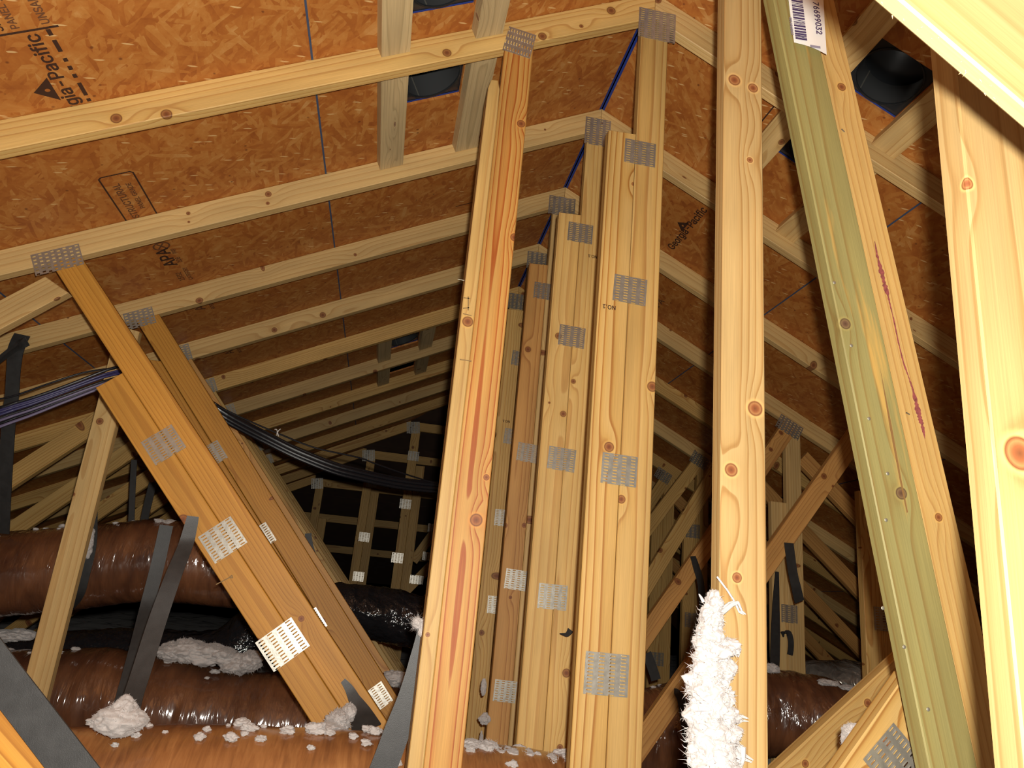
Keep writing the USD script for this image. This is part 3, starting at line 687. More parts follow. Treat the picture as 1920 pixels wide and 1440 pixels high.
plumb(tr[5], 5, 1.50, 1.589, 0, W_PINE); plumb(tr[5], 5, 1.41, 1.4985, -1.25, W_PINE, 'scab_board', flat=True, y_off=-.0012)
plate_px(tr[5], 1299, 996, 5 - .0016 / SP, w=.1, h=.095, cols=3, rows=9); plate_px(tr[5], 1297, 1163, 5 - .0016 / SP, w=.1, h=.095, cols=3, rows=9)
plate_px(tr[6], 1243, 892, 6, w=.13, h=.09, ang=-math.degrees(math.atan(M_)), cols=6, rows=6)
plumb(tr[6], 6, 1.49, 1.579, 0, W_PINE); plumb(tr[6], 6, 1.40, 1.4885, -1.2, W_PINE, 'scab_board', flat=True, y_off=-.0012)
plate_px(tr[6], 1232, 1236, 6 - .0016 / SP, w=.1, h=.095, cols=3, rows=9)
for k in (7, 8):
    plumb(tr[k], k, 1.49, 1.579, 0, W_PINE); plumb(tr[k], k, 1.40, 1.4885, -1.2, W_PINE, 'scab_board', flat=True, y_off=-.0012)
# outer webs on the right, in the dark
for k in range(3, 9):
    s0 = np.array([1.62, -1.0]); dd = np.array([.75, -.66]); nn = np.array([-.66, -.75])
    board(tr[k], 'web', [s0, s0 + dd * 2.0, s0 + dd * 2.0 + nn * WD, s0 + nn * WD], TY(k) + .0018, dd, W_BROW)

# hip trusses: flat topped, each lower than the one before
hipL = ['first flat topped hip truss, its plated corner highest in the dark far end', 'second flat topped hip truss, its joint plates shining in the dark far end', 'third flat topped hip truss, lowest bright corner plate at the far left', 'fourth flat topped hip truss, barely lit, its flat chord just above the last one', 'hindmost flat topped hip truss, lowest flat chord in the dark']
for j, (k, px, py) in enumerate(((9, 775, 800), (10, 692, 848), (11, 595, 905), (12, 500, 960), (13, 430, 1010))):
    Y = TY(k); t = thing('hip_truss', hipL[j], 'roof truss', (0, Y, ZB), group='flat topped trusses of the hip end')
    c = onY(px, py, Y); cx = -c[0]; zt = min(c[2] + .05, hip_z(Y) - .012); cx = min(cx, -zt / M_ - .02)
    board(t, 'flat_chord', [(-cx, zt), (cx, zt), (cx, zt - WD), (-cx, zt - WD)], Y, (1, 0), W_PINE)
    for s in (-1, 1):
        xe = s * 4.4
        x0 = s * (cx + .03); zc = -M_ * (cx + .03) - .004
        board(t, 'top_chord', [(x0, zc), (xe, zc - M_ * (4.4 - cx)), (xe, zc - M_ * (4.4 - cx) - CH), (x0, zc - CH)], Y, (s, -M_), W_PINE)
    plate(t, -cx, zt - .06, Y, .13, .12, 8, 5, 9)
    if j < 3:
        for xx in (-cx, cx - .089):
            x0 = xx - .012
            plumb(t, k, x0, x0 + WD, zt - WD - .001, W_PINE, flat=True)
            plumb(t, k, x0 + WD + .0015, x0 + 2 * WD, zt - WD - .35, W_PINE, 'scab_board', flat=True)
pl = {0: [(775, 855), (760, 945), (745, 1046), (735, 1125)], 1: [(697, 906), (683, 1007), (672, 1081)]}
for j, k in ((0, 9), (1, 10)):
    t = stage.GetPrimAtPath('/World/hip_truss' if j == 0 else f'/World/hip_truss_{j:03d}')
    for px, py in pl[j]: plate_px(t, px, py, k - .003 / SP, w=.11, h=.095, cols=4, rows=8)
t = stage.GetPrimAtPath('/World/hip_truss')
for (p0, p1) in (((840, 962), (775, 1052)), ((838, 1030), (750, 1120)), ((830, 1085), (745, 1200))):
    a, b = onY(*p0, TY(9)), onY(*p1, TY(9)); board(t, 'web', stick((a[0], a[2]), (b[0], b[2])), TY(9) + .0415, (b[0] - a[0], b[2] - a[2]), W_PINE)
for px, py, w_ in ((812, 990, .10), (802, 1043, .1), (781, 1087, .13)): plate_px(t, px, py, 9, w=w_, h=.08, cols=5, rows=7)

# ------------------------------------------------------------------ separate lumber
# vent blocking: flat 2x4 pieces between trusses under the deck
bn = 0
def block(s, u0, y0, y1, label, mat=W_SPRU):
    m = dbox(u0, u0 + .089, y0, y1, -TH - .0006, -.0006)
    m = m.subdivide() if False else m
    fr = np.stack([deck_frame(s)[0], deck_frame(s)[2], deck_frame(s)[1]], 1)
    if np.linalg.det(fr) < 0: fr[:, 0] *= -1
    p = obj('blocking_board', to_deck(m, s), mat, None, frame=fr, shift=pith('flat'))
    tag(p, label, 'blocking', 'flat blocking beside the roof vents')
bl = ((-1, .863, -1, 'flat grey blocking left of the upper roof vent, its knots pale'), (-1, .5635, -1, 'flat grey blocking right of the upper roof vent at the top edge'),
      (-1, .863, 0, 'flat grey blocking left of the lower roof vent, under the second chord'), (-1, .5635, 0, 'flat grey blocking right of the lower vent, behind the pointed brace'),
      (-1, .863, 4, 'small dim blocking left of the far roof vent'), (-1, .5635, 4, 'small dim blocking right of the far roof vent'),
      (-1, .863, 5, 'dim blocking below and left of the far vent, one bay further'), (-1, .5635, 5, 'dim blocking below and right of the far vent, one bay further'),
      (1, .863, -1, 'pale blocking under the big black vent on the right slope'), (1, .5635, -1, 'pale blocking above the big black vent on the right slope'),
      (1, .5635, 0, 'pale blocking beside the bright single post, above the small right vent'), (1, .863, 0, 'pale blocking behind the green post, below the small right vent'))
for s, u0, k, l in bl:
    block(s, u0, TY(k) + TH + .001, TY(k + 1) - .001, l, W_SPRU if s < 0 else W_PALE)

# green treated board nailed over the natural one
Yg = TY(-1) - TH - .002
gl = [(1477, 130), (1550, 480), (1647, 960), (1743, 1440)]
G = [onY(x, y, Yg) for x, y in gl]
A_, B_ = G[0], G[-1]
d = np.array([B_[0] - A_[0], B_[2] - A_[2]]); d /= np.linalg.norm(d); n = np.array([-d[1], d[0]])
a = np.array([A_[0], A_[2]]) - d * .42; e = a + d * ((-2.62 - a[1]) / d[1])
gp = thing('treated_board', 'green pressure treated board with paper tag, leaning against the natural web', 'board', (e[0], Yg, -2.62))
wg = .0905
gb = board(gp, 'board', [a, e, e + n * wg, a + n * wg], Yg, d, hero=('treated', [(1585, 607, .010), (1690, 925, .010)], dict(spacing=.018, contrast=.7, gain=.78, shift=(.03, .05, .3), knot_col=(.10, .05, .03), stain=((22, 22, 1.6), .57, (.45, .27, .07)))))
# split and dark check line down its face
obj('check', px_poly_on(Yg, [(1650, 690), (1672, 800), (1690, 900), (1702, 960), (1700, 962), (1687, 902), (1668, 802)]), simple('dark_check', (.16, .08, .02), .8), gp, 'dark check in the face')
for px, py in ((1564, 530), (1596, 648), (1629, 785), (1661, 975), (1695, 1213), (1740, 1330), (1655, 1140), (1664, 888)):
    q = onY(px, py, Yg); nh = trimesh.creation.icosphere(2, .0034); nh.apply_scale((1, .35, 1)); nh.apply_translation(q + (0, -.0005, 0)); obj('nail_head', nh, NAIL, gp)
# paper tag
tg = thing('paper_tag', 'white paper lumber tag with bar code and number on the green board', 'tag', tuple(onY(1515, 60, Yg)))
Tq = [np.array(onY(x, y, Yg - .003)) for x, y in ((1487, 82), (1548, 105), (1541, -60), (1474, -40))]
gx = 10; V = []; Fq = []
for layer in (0, 1):
    for i in range(gx + 1):
        for j in range(gx + 1):
            u, v = i / gx, j / gx
            q = (Tq[0] * (1 - u) + Tq[1] * u) * (1 - v) + (Tq[3] * (1 - u) + Tq[2] * u) * v
            q = q + np.array([0, -.004 * math.sin(math.pi * u) * (1 - v) - .004 * (1 - v) ** 2 - layer * .0003, 0]); V.append(q)
ng = gx + 1
for layer in (0, 1):
    for i in range(gx):
        for j in range(gx):
            a_ = layer * ng * ng + i * ng + j; Fq += [[a_, a_ + ng, a_ + ng + 1], [a_, a_ + ng + 1, a_ + 1]] if layer else [[a_, a_ + ng + 1, a_ + ng], [a_, a_ + 1, a_ + ng + 1]]
obj('paper', trimesh.Trimesh(V, Fq, process=False), PAPER, tg)
td = Tq[0] - Tq[3]; td /= np.linalg.norm(td); tx = Tq[1] - Tq[0]; tx -= td * (tx @ td); tx /= np.linalg.norm(tx)
def tag_print(px, py, mesh, mat, name):
    o = onY(px, py, Yg - .0125); v = mesh.vertices
    m = trimesh.Trimesh(o + v[:, :1] * td + v[:, 1:2] * tx + v[:, 2:] * np.array([0, -1, 0]), mesh.faces, process=False); trimesh.repair.fix_normals(m); obj(name, m, mat, tg)
tag_print(1524, 2, txt('76699032', .0135, w=.086), PRINTV, 'number_print')
tag_print(1480, 32, txt('8014003037', .0055, w=.046), PRINTG, 'small_print')
bars = []; x = -.05; brr = random.Random(3)
while x < .064:
    w_ = brr.choice([.0012, .0018, .003, .0045]); bars.append(sbox(x, 0, x + w_, .027)); x += w_ + brr.choice([.0012, .002, .003])
tag_print(1487, 28, cat_([trimesh.creation.extrude_polygon(b, .0003, engine='earcut') for b in bars]), PRINTV, 'bar_code')
tag_print(1519, 84, trimesh.creation.extrude_polygon(sbox(0, 0, .006, .024), .0003, engine='earcut'), PRINTG, 'small_bar')
# big pale board close to the lens at the top right
Yf = .43
f0, f1 = onY(1634, 0, Yf + .016), onY(1920, 245, Yf + .016)
d = np.array([f1[0] - f0[0], f1[2] - f0[2]]); d /= np.linalg.norm(d); n = np.array([-d[1], d[0]]); n = n if n[1] > 0 else -n
a = np.array([f0[0], f0[2]]) - d * .35; e = np.array([f1[0], f1[2]]) + d * .30
fb = thing('sawn_board', 'very pale board with splintered sawn edge close to the lens, top right', 'board', (a[0], Yf, a[1]))
board(fb, 'board', [a, e, e + n * .184, a + n * .184], Yf, d, t=.016, hero=('pale', [], dict(spacing=.03, contrast=.4, gain=.47, shift=(.1, .06, 1.1))))
sp = []
srr = random.Random(5)
for i in range(70):
    u = srr.uniform(.36, 1.0) * np.linalg.norm(e - a); c = a + d * u; l = srr.uniform(.0012, .0042) * (2 if srr.random() < .1 else 1)
    s_ = trimesh.creation.cone(.0006, l, sections=5)
    s_.apply_transform(trimesh.transformations.rotation_matrix(math.pi + srr.uniform(-.9, .9), (0, 1, 0)))
    s_.apply_translation((c[0], Yf + srr.uniform(.001, .015), c[1] + .0006)); sp.append(s_)
obj('splinters', cat_(sp), W_PALE, fb)
# lower right: two braces crossing in front of the ducts
def brace_px(name, label, Y, edge, mat, w=WD, down=True, ext=(.0, .6), hero=None):
    a, b = onY(*edge[0], Y), onY(*edge[1], Y)
    a, b = np.array([a[0], a[2]]), np.array([b[0], b[2]]); d = (b - a) / np.linalg.norm(b - a); n = np.array([-d[1], d[0]])
    n = n if (n[1] < 0) == down else -n
    a, b = a - d * ext[0], b + d * ext[1]
    lo = a if a[1] < b[1] else b
    th = thing(name, label, 'brace', (lo[0], Y, lo[1]))
    board(th, 'board', [a, b, b + n * w, a + n * w], Y, d, mat, hero=hero)
    return th, a, b, d, n
br1 = brace_px('diagonal_brace', 'knotty diagonal brace rising to the green board at the lower right', TY(0) - .04, [(1692, 1222), (1455, 1440)], W_PINE, hero=('pine', [(1627, 1318, .009), (1633, 1335, .009), (1510, 1432, .008)], dict(spacing=.013, contrast=.6, gain=.78, shift=(.06, .04, .4))))
br2 = brace_px('diagonal_brace', 'plated diagonal brace with cathedral grain at the bottom right corner', TY(-1) + .05, [(1700, 1262), (1575, 1440)], W_PINE, hero=('pine', [(1660, 1395, .010)], dict(spacing=.016, contrast=.9, gain=.72, shift=(.02, .05, .9))))
q = onY(1682, 1432, TY(-1) + .049); plate(br2[0], q[0], q[2], TY(-1) + .049, .09, .10, 45, 4, 11)
# bottom left: the brace with the strap along it, and a bit of green beside it
br3 = brace_px('diagonal_brace', 'yellow brace crossing the bottom left corner under a black strap', 1.42, [(0, 1296), (128, 1440)], W_ORNG, ext=(.4, .4), hero=('orange', [], dict(spacing=.012, contrast=.8, shift=(.02, .05, .9))))
br4 = brace_px('treated_board', 'small piece of green treated board in the bottom left corner', 1.52, [(0, 1398), (60, 1450)], W_SPRU, ext=(.4, .4), hero=('treated', [], dict(spacing=.02, contrast=.2, shift=(.02, .05, .9))))

# ------------------------------------------------------------------ roof vents
vl = ['black roof vent at the top edge, above the second chord', 'round black roof vent just below the second chord, left of the pointed brace', 'large black roof vent in the right slope by the pale near board',
      'small black roof vent seen between the bright post and the green board', 'tiny far black roof vent between two dim blocks', None]
for i, (s, u0, u1, v0, v1) in enumerate(VH):
    if vl[i] is None: continue
    uc, vc = (u0 + u1) / 2, (v0 + v1) / 2; r = .100
    du, dv, dw = deck_frame(s)
    t = thing('roof_vent', vl[i], 'roof vent', tuple(du * uc + dv * vc), group='black roof vents')
    fl = sbox(uc - .2, vc - .2, uc + .2, vc + .2).difference(Point(uc, vc).buffer(r, 40))
    m = trimesh.creation.extrude_polygon(fl, .002, engine='earcut'); m.apply_translation((0, 0, DT + .004)); obj('flange', to_deck(m, s), BLACKP, t)
    ring = trimesh.creation.annulus(r - .002, r, .09, sections=72); ring.apply_translation((uc, vc, DT + .045)); obj('throat', to_deck(ring, s), THROAT, t, smooth=30)
    lip = trimesh.creation.annulus(r - .004, r + .002, .006, sections=72); lip.apply_translation((uc, vc, DT + .003)); obj('rim', to_deck(lip, s), BLACKP, t, smooth=30)
    prof = np.array([(0, .155), (.08, .150), (.15, .128), (.19, .09), (.2, .05), (.196, .05), (.186, .088), (.148, .122), (.08, .145), (0, .15)])
    dm = trimesh.creation.revolve(prof, sections=64); dm.apply_translation((uc, vc, DT)); obj('hood', to_deck(dm, s), BLACKP, t, smooth=40)
    sm = trimesh.creation.box((.0016, .0035, .088)); a_ = 1.15 if s < 0 else 2.0
    sm.apply_transform(trimesh.transformations.rotation_matrix(a_, (0, 0, 1))); sm.apply_translation((uc + (r - .0028) * math.cos(a_), vc + (r - .0028) * math.sin(a_), DT + .046)); obj('seam', to_deck(sm, s), TOOTH, t)
    fe = sbox(u0 - .02, v0 - .02, u1 + .02, v1 + .02).difference(sbox(u0 - .001, v0 - .001, u1 + .001, v1 - .004))
    m = trimesh.creation.extrude_polygon(fe, .0015, engine='earcut'); m.apply_translation((0, 0, DT + .001)); obj('underlayment_edge', to_deck(m, s), BLUE, t, 'blue roofing underlayment cut around the hole')

# ------------------------------------------------------------------ ducts
def sweep_tube(path, rad, nseg=60, ncirc=40, seed=0, wr=.006, wl=.035):
    P = np.array(path, float); tt = np.linspace(0, 1, len(P)); T = np.linspace(0, 1, nseg)
    from scipy.interpolate import PchipInterpolator
    c = PchipInterpolator(tt, P)(T); d = np.gradient(c, axis=0); d /= np.linalg.norm(d, axis=1)[:, None]
    up = np.array([0, 0, 1.0]); sd = np.cross(up, d); sd /= np.linalg.norm(sd, axis=1)[:, None]; uu = np.cross(d, sd)
    s = np.concatenate([[0], np.cumsum(np.linalg.norm(np.diff(c, axis=0), axis=1))])
    V = []
    for i in range(nseg):
        th = np.arange(ncirc) / ncirc * 2 * math.pi
        q = np.stack([np.full(ncirc, s[i] / wl), np.cos(th) * 1.3, np.sin(th) * 1.3], 1)
        dr = wr * (meshkit.fbm(q, 3, seed) - .5) * 2 + wr * 1.5 * (meshkit.noise(np.stack([np.full(ncirc, s[i] / .17), np.cos(th), np.sin(th)], 1), seed + 5) - .5)
        rr = rad + dr
        V.append(c[i] + (np.cos(th) * rr)[:, None] * sd[i] + (np.sin(th) * rr)[:, None] * uu[i])
    V = np.vstack(V); Fc = []
    for i in range(nseg - 1):
        for j in range(ncirc):
            a, b = i * ncirc + j, i * ncirc + (j + 1) % ncirc; Fc += [[a, b, b + ncirc], [a, b + ncirc, a + ncirc]]
    for i0, base in ((0, 0), (1, (nseg - 1) * ncirc)):
        V = np.vstack([V, V[base:base + ncirc].mean(0)]); ci = len(V) - 1
        for j in range(ncirc):
            a, b = base + j, base + (j + 1) % ncirc; Fc.append([ci, b, a] if i0 == 0 else [ci, a, b])
    m = trimesh.Trimesh(V, Fc, process=False); trimesh.repair.fix_normals(m); return m
DUCTS = {}
def duct(key, label, tops, Yc, r, mat=FOIL, seed=0, wr=.006, wl=.035, ncirc=56, nseg=160):
    path = []
    for it in tops:
        px, py = it[:2]; Yq = it[2] if len(it) > 2 else Yc
        q = onY(px, py, Yq); path.append(q - np.array([0, 0, r]))
    path.sort(key=lambda p: p[0])
    t = thing('flexible_duct', label, 'duct', tuple(path[0]), group=None)
    m = sweep_tube(path, r, nseg, ncirc, seed, wr, wl)
    obj('jacket', m, mat, t, smooth=True, frame=np.eye(3), shift=(seed * 1.7, 0, 0))
    DUCTS[key] = (path, r)
    return t
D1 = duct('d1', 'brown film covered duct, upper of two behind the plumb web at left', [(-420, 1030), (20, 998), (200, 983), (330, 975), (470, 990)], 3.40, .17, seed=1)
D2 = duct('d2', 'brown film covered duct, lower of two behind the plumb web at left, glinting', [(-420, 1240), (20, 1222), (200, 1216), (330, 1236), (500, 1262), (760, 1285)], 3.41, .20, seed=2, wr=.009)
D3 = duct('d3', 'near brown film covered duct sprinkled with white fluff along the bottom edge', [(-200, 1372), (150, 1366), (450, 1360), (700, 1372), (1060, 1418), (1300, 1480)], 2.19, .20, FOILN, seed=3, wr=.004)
D4 = duct('d4', 'black jacketed duct in the dark between the left ducts and the orange diagonal', [(-100, 1190), (300, 1180), (420, 1180), (560, 1090), (700, 1100), (830, 1130)], 4.0, .13, BLACKD, seed=4, wr=.012)
D5 = duct('d5', 'brown film covered duct at the right behind the knotty brace', [(1150, 1310, 3.40), (1290, 1275, 3.45), (1400, 1258, 3.475), (1465, 1258, 3.43), (1535, 1270, 3.36), (1600, 1300, 3.33), (1700, 1345, 3.33), (1850, 1420, 3.33)], 3.40, .185, FOILR, seed=5, wr=.012)
D6 = duct('d6', 'shiny silver black duct behind the right hand duct', [(1420, 1262, 4.15), (1500, 1246, 4.1), (1560, 1241, 4.02), (1640, 1243, 3.95), (1750, 1262, 3.95), (1900, 1300, 3.95)], 4.03, .17, FOILS, seed=6, wr=.02, wl=.05)

# ------------------------------------------------------------------ floor of blown insulation
fx, fy = np.meshgrid(np.linspace(-8, 8, 200), np.linspace(-.4, 14, 200), indexing='ij')
fz = -2.60 + .10 * (meshkit.fbm(np.stack([fx * 2.2, fy * 2.2, fx * 0], -1), 4, 3) - .5) + .05 * (meshkit.fbm(np.stack([fx * 9, fy * 9, fx * 0], -1), 3, 9) - .5)
V = np.stack([fx, fy, fz], -1).reshape(-1, 3); nx, ny = fx.shape
I = (np.arange(nx - 1)[:, None] * ny + np.arange(ny - 1)[None]).ravel()
Fc = np.vstack([np.stack([I, I + ny, I + ny + 1], 1), np.stack([I, I + ny + 1, I + 1], 1)])
fo = obj('floor', trimesh.Trimesh(V, Fc, process=False), FLUFFD, None, smooth=True)
tag(fo, 'grey white blown insulation covering the attic floor', None, kind='structure')

# ------------------------------------------------------------------ insulation fluff
def clump(center, rad, seed, sub=4, rough=.45, spikes=60, spl=.35):
    m = trimesh.creation.icosphere(sub, 1.0); v = m.vertices; c = np.asarray(center, float); rad = np.asarray(rad, float)
    rs = np.random.RandomState(seed)
    f1 = meshkit.fbm(v * 1.6 + seed * 3.1, 3, seed); f2 = meshkit.fbm(v * 6.0 + seed, 3, seed + 3) - .5
    k = 1 + rough * 1.9 * (f1 - .5) + rough * .55 * f2
    P = c + v * k[:, None] * rad
    n = int(spikes * (14 if sub > 3 else 3))
    idx = rs.randint(0, len(v), n); nr = v[idx] / rad; nr /= np.linalg.norm(nr, axis=1)[:, None]
    tg = rs.normal(size=(n, 3)); tg -= nr * np.sum(tg * nr, 1)[:, None]; tg /= np.linalg.norm(tg, axis=1)[:, None]
    l = rs.uniform(.25, 1, n)[:, None] ** 1.6 * spl * rad.min() * 1.0
    w = (np.clip(rad.min() * .03, .0003, .0009) * rs.uniform(.6, 1.3, n))[:, None]
    p0 = P[idx] - nr * .0015; p1 = p0 + (nr * .55 + tg * .55) * l * .6; p2 = p1 + (nr * .25 + tg * rs.normal(.5, .5, (n, 1)) + rs.normal(size=(n, 3)) * .45) * l * .6
    sd = np.cross(nr, tg) * w
    V = np.stack([p0 - sd, p0 + sd, p1 - sd * .8, p1 + sd * .8, p2], 1).reshape(-1, 3)
    o = (np.arange(n) * 5)[:, None, None]; Fb = (np.array([[0, 1, 3], [0, 3, 2], [2, 3, 4]])[None] + o).reshape(-1, 3)
    return cat_([trimesh.Trimesh(P, m.faces, process=False), trimesh.Trimesh(V, Fb, process=False)])
def fluff_thing(label, blobs, wisps):
    c = np.mean([b[0] for b in blobs], 0)
    t = thing('insulation_clump', label, 'insulation', tuple(c))
    obj('fluff', cat_([clump(*b[:3], **(b[3] if len(b) > 3 else {})) for b in blobs]), FLUFF, t, smooth=True)
    for w in wisps: obj('wisp', cat_(w), FLUFF, t, smooth=True)
def fluff(label, blobs, mat=FLUFF, cat='insulation', kind=None, group=None, name='insulation_clump'):
    m = cat_([clump(*b[:3], **(b[3] if len(b) > 3 else {})) for b in blobs])
    p = obj(name, m, mat, None, smooth=True); tag(p, label, cat, group, kind); return p
# the big clump on the single post
Yp = TY(-1)
bl = []
for i, (px, py, rx, rz) in enumerate([(1338, 1130, .013, .022), (1335, 1160, .018, .025), (1330, 1190, .022, .028), (1338, 1215, .028, .022), (1365, 1212, .018, .014), (1330, 1245, .026, .03), (1325, 1285, .032, .032), (1330, 1320, .036, .032), (1322, 1345, .032, .028), (1335, 1372, .036, .03), (1330, 1405, .036, .032), (1335, 1440, .038, .035), (1345, 1480, .04, .04), (1360, 1340, .02, .016), (1368, 1375, .016, .016), (1318, 1165 + 40, .014, .014), (1355, 1255, .018, .02), (1350, 1300, .02, .02)]):
    q = onY(px, py, Yp - .012); bl.append((q, (rx, .018 + rx * .35, rz), 40 + i, dict(sub=4, rough=.5, spikes=36, spl=.7)))
def wisp(pts, w0, w1, Y, seed, n=5):
    rr = random.Random(seed); out = []
    P = [onY(x, y, Y) for x, y in pts]
    for s in range(n):
        off = np.array([rr.gauss(0, 1), rr.gauss(0, 1) * .6, rr.gauss(0, 1)]) * w0 * .5
        for i in range(len(P) - 1):
            a, b = P[i] + off, P[i + 1] + off * (.6 if i == len(P) - 2 else 1)
            ra, rb = w0 + (w1 - w0) * i / (len(P) - 1), w0 + (w1 - w0) * (i + 1) / (len(P) - 1)
            d = b - a; l = np.linalg.norm(d); c = trimesh.creation.cone(1, 1, sections=6) if False else None
            sd = np.cross(d, (.2, 1, .1)); sd /= np.linalg.norm(sd); s2 = np.cross(d / l, sd)
            th = np.arange(6) / 6 * 6.283
            r0 = a + ra * (np.cos(th)[:, None] * sd + np.sin(th)[:, None] * s2 * .5); r1 = b + rb * (np.cos(th)[:, None] * sd + np.sin(th)[:, None] * s2 * .5)
            out.append(trimesh.Trimesh(np.vstack([r0, r1]), [f for j in range(6) for f in ([j, (j + 1) % 6, 6 + (j + 1) % 6], [j, 6 + (j + 1) % 6, 6 + j])], process=False))
    return out
W_ = []
for i, (pts, w0, w1) in enumerate([([(1350, 1150), (1368, 1135), (1380, 1130), (1388, 1148), (1396, 1152)], .004, .0008), ([(1345, 1082), (1362, 1104), (1374, 1122), (1384, 1140)], .0012, .0012), ([(1352, 1210), (1370, 1205), (1382, 1215), (1381, 1232)], .006, .001),
        ([(1350, 1350), (1375, 1350), (1390, 1347), (1403, 1350)], .006, .0005), ([(1365, 1372), (1378, 1392), (1392, 1415), (1412, 1426)], .006, .0006), ([(1320, 1128), (1314, 1118), (1311, 1114)], .003, .0006), ([(1330, 1124), (1327, 1112)], .003, .0006), ([(1350, 1295), (1366, 1297), (1368, 1288)], .005, .0008), ([(1390, 1400), (1392, 1420), (1388, 1440)], .006, .002)]):
    W_.append(wisp(pts, w0, w1, Yp - .006, 60 + i, 4))
fluff_thing('big white clump of blown insulation stuck to the single post', bl, W_)
def on_duct(key, px, Yoff=0.0, lift=0.0):
    path, r = DUCTS[key]; P = np.array(path)
    return P, r
def at_top(px, py, Y): return onY(px, py, Y)
# clumps and bits lying on the ducts
fluff('long white insulation drift lying on the lower left duct', [(at_top(x, y, 3.30), (rx, .09, rz), 100 + i, dict(sub=4, rough=.4, spikes=40, spl=.45)) for i, (x, y, rx, rz) in enumerate([(325, 1222, .06, .035), (352, 1220, .07, .045), (385, 1225, .08, .042), (415, 1228, .06, .034), (440, 1245, .055, .04), (468, 1240, .045, .04)])])
fluff('white insulation peak at the foot of the long grey strap', [(at_top(225, 1350, 2.05), (.06, .05, .035), 120, dict(spikes=60, spl=.35, rough=.3)), (at_top(232, 1335, 2.05), (.03, .035, .035), 121, dict(spikes=50, spl=.4, rough=.3)), (at_top(205, 1358, 2.05), (.05, .03, .014), 122)])
fluff('white insulation heap at the foot of the orange diagonal', [(at_top(635, 1352, 2.33), (.035, .05, .03), 130, dict(spikes=60, spl=.6)), (at_top(655, 1335, 2.35), (.02, .03, .025), 131), (at_top(620, 1365, 2.3), (.04, .05, .018), 132)])
fluff('white insulation tuft on top of the upper left duct', [(at_top(x, y, 3.36), (r, .05, r * .6), 140 + i) for i, (x, y, r) in enumerate([(320, 985, .035), (305, 990, .025), (270, 995, .022), (230, 987, .015), (300, 978, .02)])])
fluff('grey white tuft hanging in the strap beside the plumb web', [(at_top(x, y, 3.20), (.018, .02, .03), 150 + i) for i, (x, y) in enumerate([(167, 1005), (165, 1020), (163, 1032)])])
fluff('small white tuft at the tip of the strap beside the red grained web', [(at_top(784, 1168, 1.9), (.012, .012, .012), 160, dict(spikes=40, spl=1.5)), (at_top(790, 1180, 1.9), (.008, .01, .016), 161, dict(spikes=20, spl=1.4))])
fluff('white insulation caught between the braces at the lower right', [(at_top(x, y, 1.36), (rx, .03, rz), 170 + i, dict(spikes=50, spl=.6)) for i, (x, y, rx, rz) in enumerate([(1603, 1390, .016, .024), (1612, 1408, .022, .016), (1600, 1372, .014, .014), (1622, 1412, .018, .012)])])
fluff('white insulation at the far end between the left diagonals and the strap', [(at_top(740, 1272, 3.3), (.05, .05, .03), 180), (at_top(760, 1278, 3.3), (.04, .05, .03), 181)])
fluff('pinkish insulation ball stuck between the rear king posts', [(at_top(908, 1348, TY(2) - .01), (.022, .014, .022), 190, dict(spikes=20, spl=.3))])
fluff('pinkish insulation smear above the ball between the rear king posts', [(at_top(907, 1288, TY(2) - .006), (.012, .01, .03), 191, dict(spikes=16, spl=.3))])
fluff('pinkish insulation smear below the ball between the rear king posts', [(at_top(902, 1388, TY(2) - .006), (.008, .01, .03), 192, dict(spikes=16, spl=.3))])
fluff('white insulation lying across the feet of the plated king posts', [(at_top(x, y - 10, 2.17), (rx, .04, rz), 200 + i, dict(spikes=50, spl=.7)) for i, (x, y, rx, rz) in enumerate([(912, 1415, .03, .022), (930, 1425, .03, .02), (885, 1405, .03, .012), (955, 1425, .03, .018), (985, 1428, .03, .016), (1030, 1440, .03, .02), (900, 1440, .025, .03)])])
for lb, pts in (('white insulation on the right hand duct touching the knotty brace', [(1537, 1365, .03, .02), (1528, 1382, .03, .024)]), ('small white insulation bit on top of the right hand duct next to the single post', [(1445, 1252, .04, .02)]),
                ('white insulation strip on top of the right hand duct under the silvery duct', [(1548, 1279, .035, .014), (1562, 1282, .03, .012)]), ('white insulation strip at the right end of the right hand duct', [(1590, 1290, .04, .012)])):
    fluff(lb, [(at_top(x, y, 3.2), (rx, .03, rz), 215 + x % 50, dict(spikes=30, spl=.5)) for (x, y, rx, rz) in pts])
fluff('grey insulation drift behind the lowest left duct, near the plumb web', [(at_top(x, y, 3.55), (.06, .06, .022), 225 + i) for i, (x, y) in enumerate([(15, 1192), (40, 1190), (-10, 1195)])])
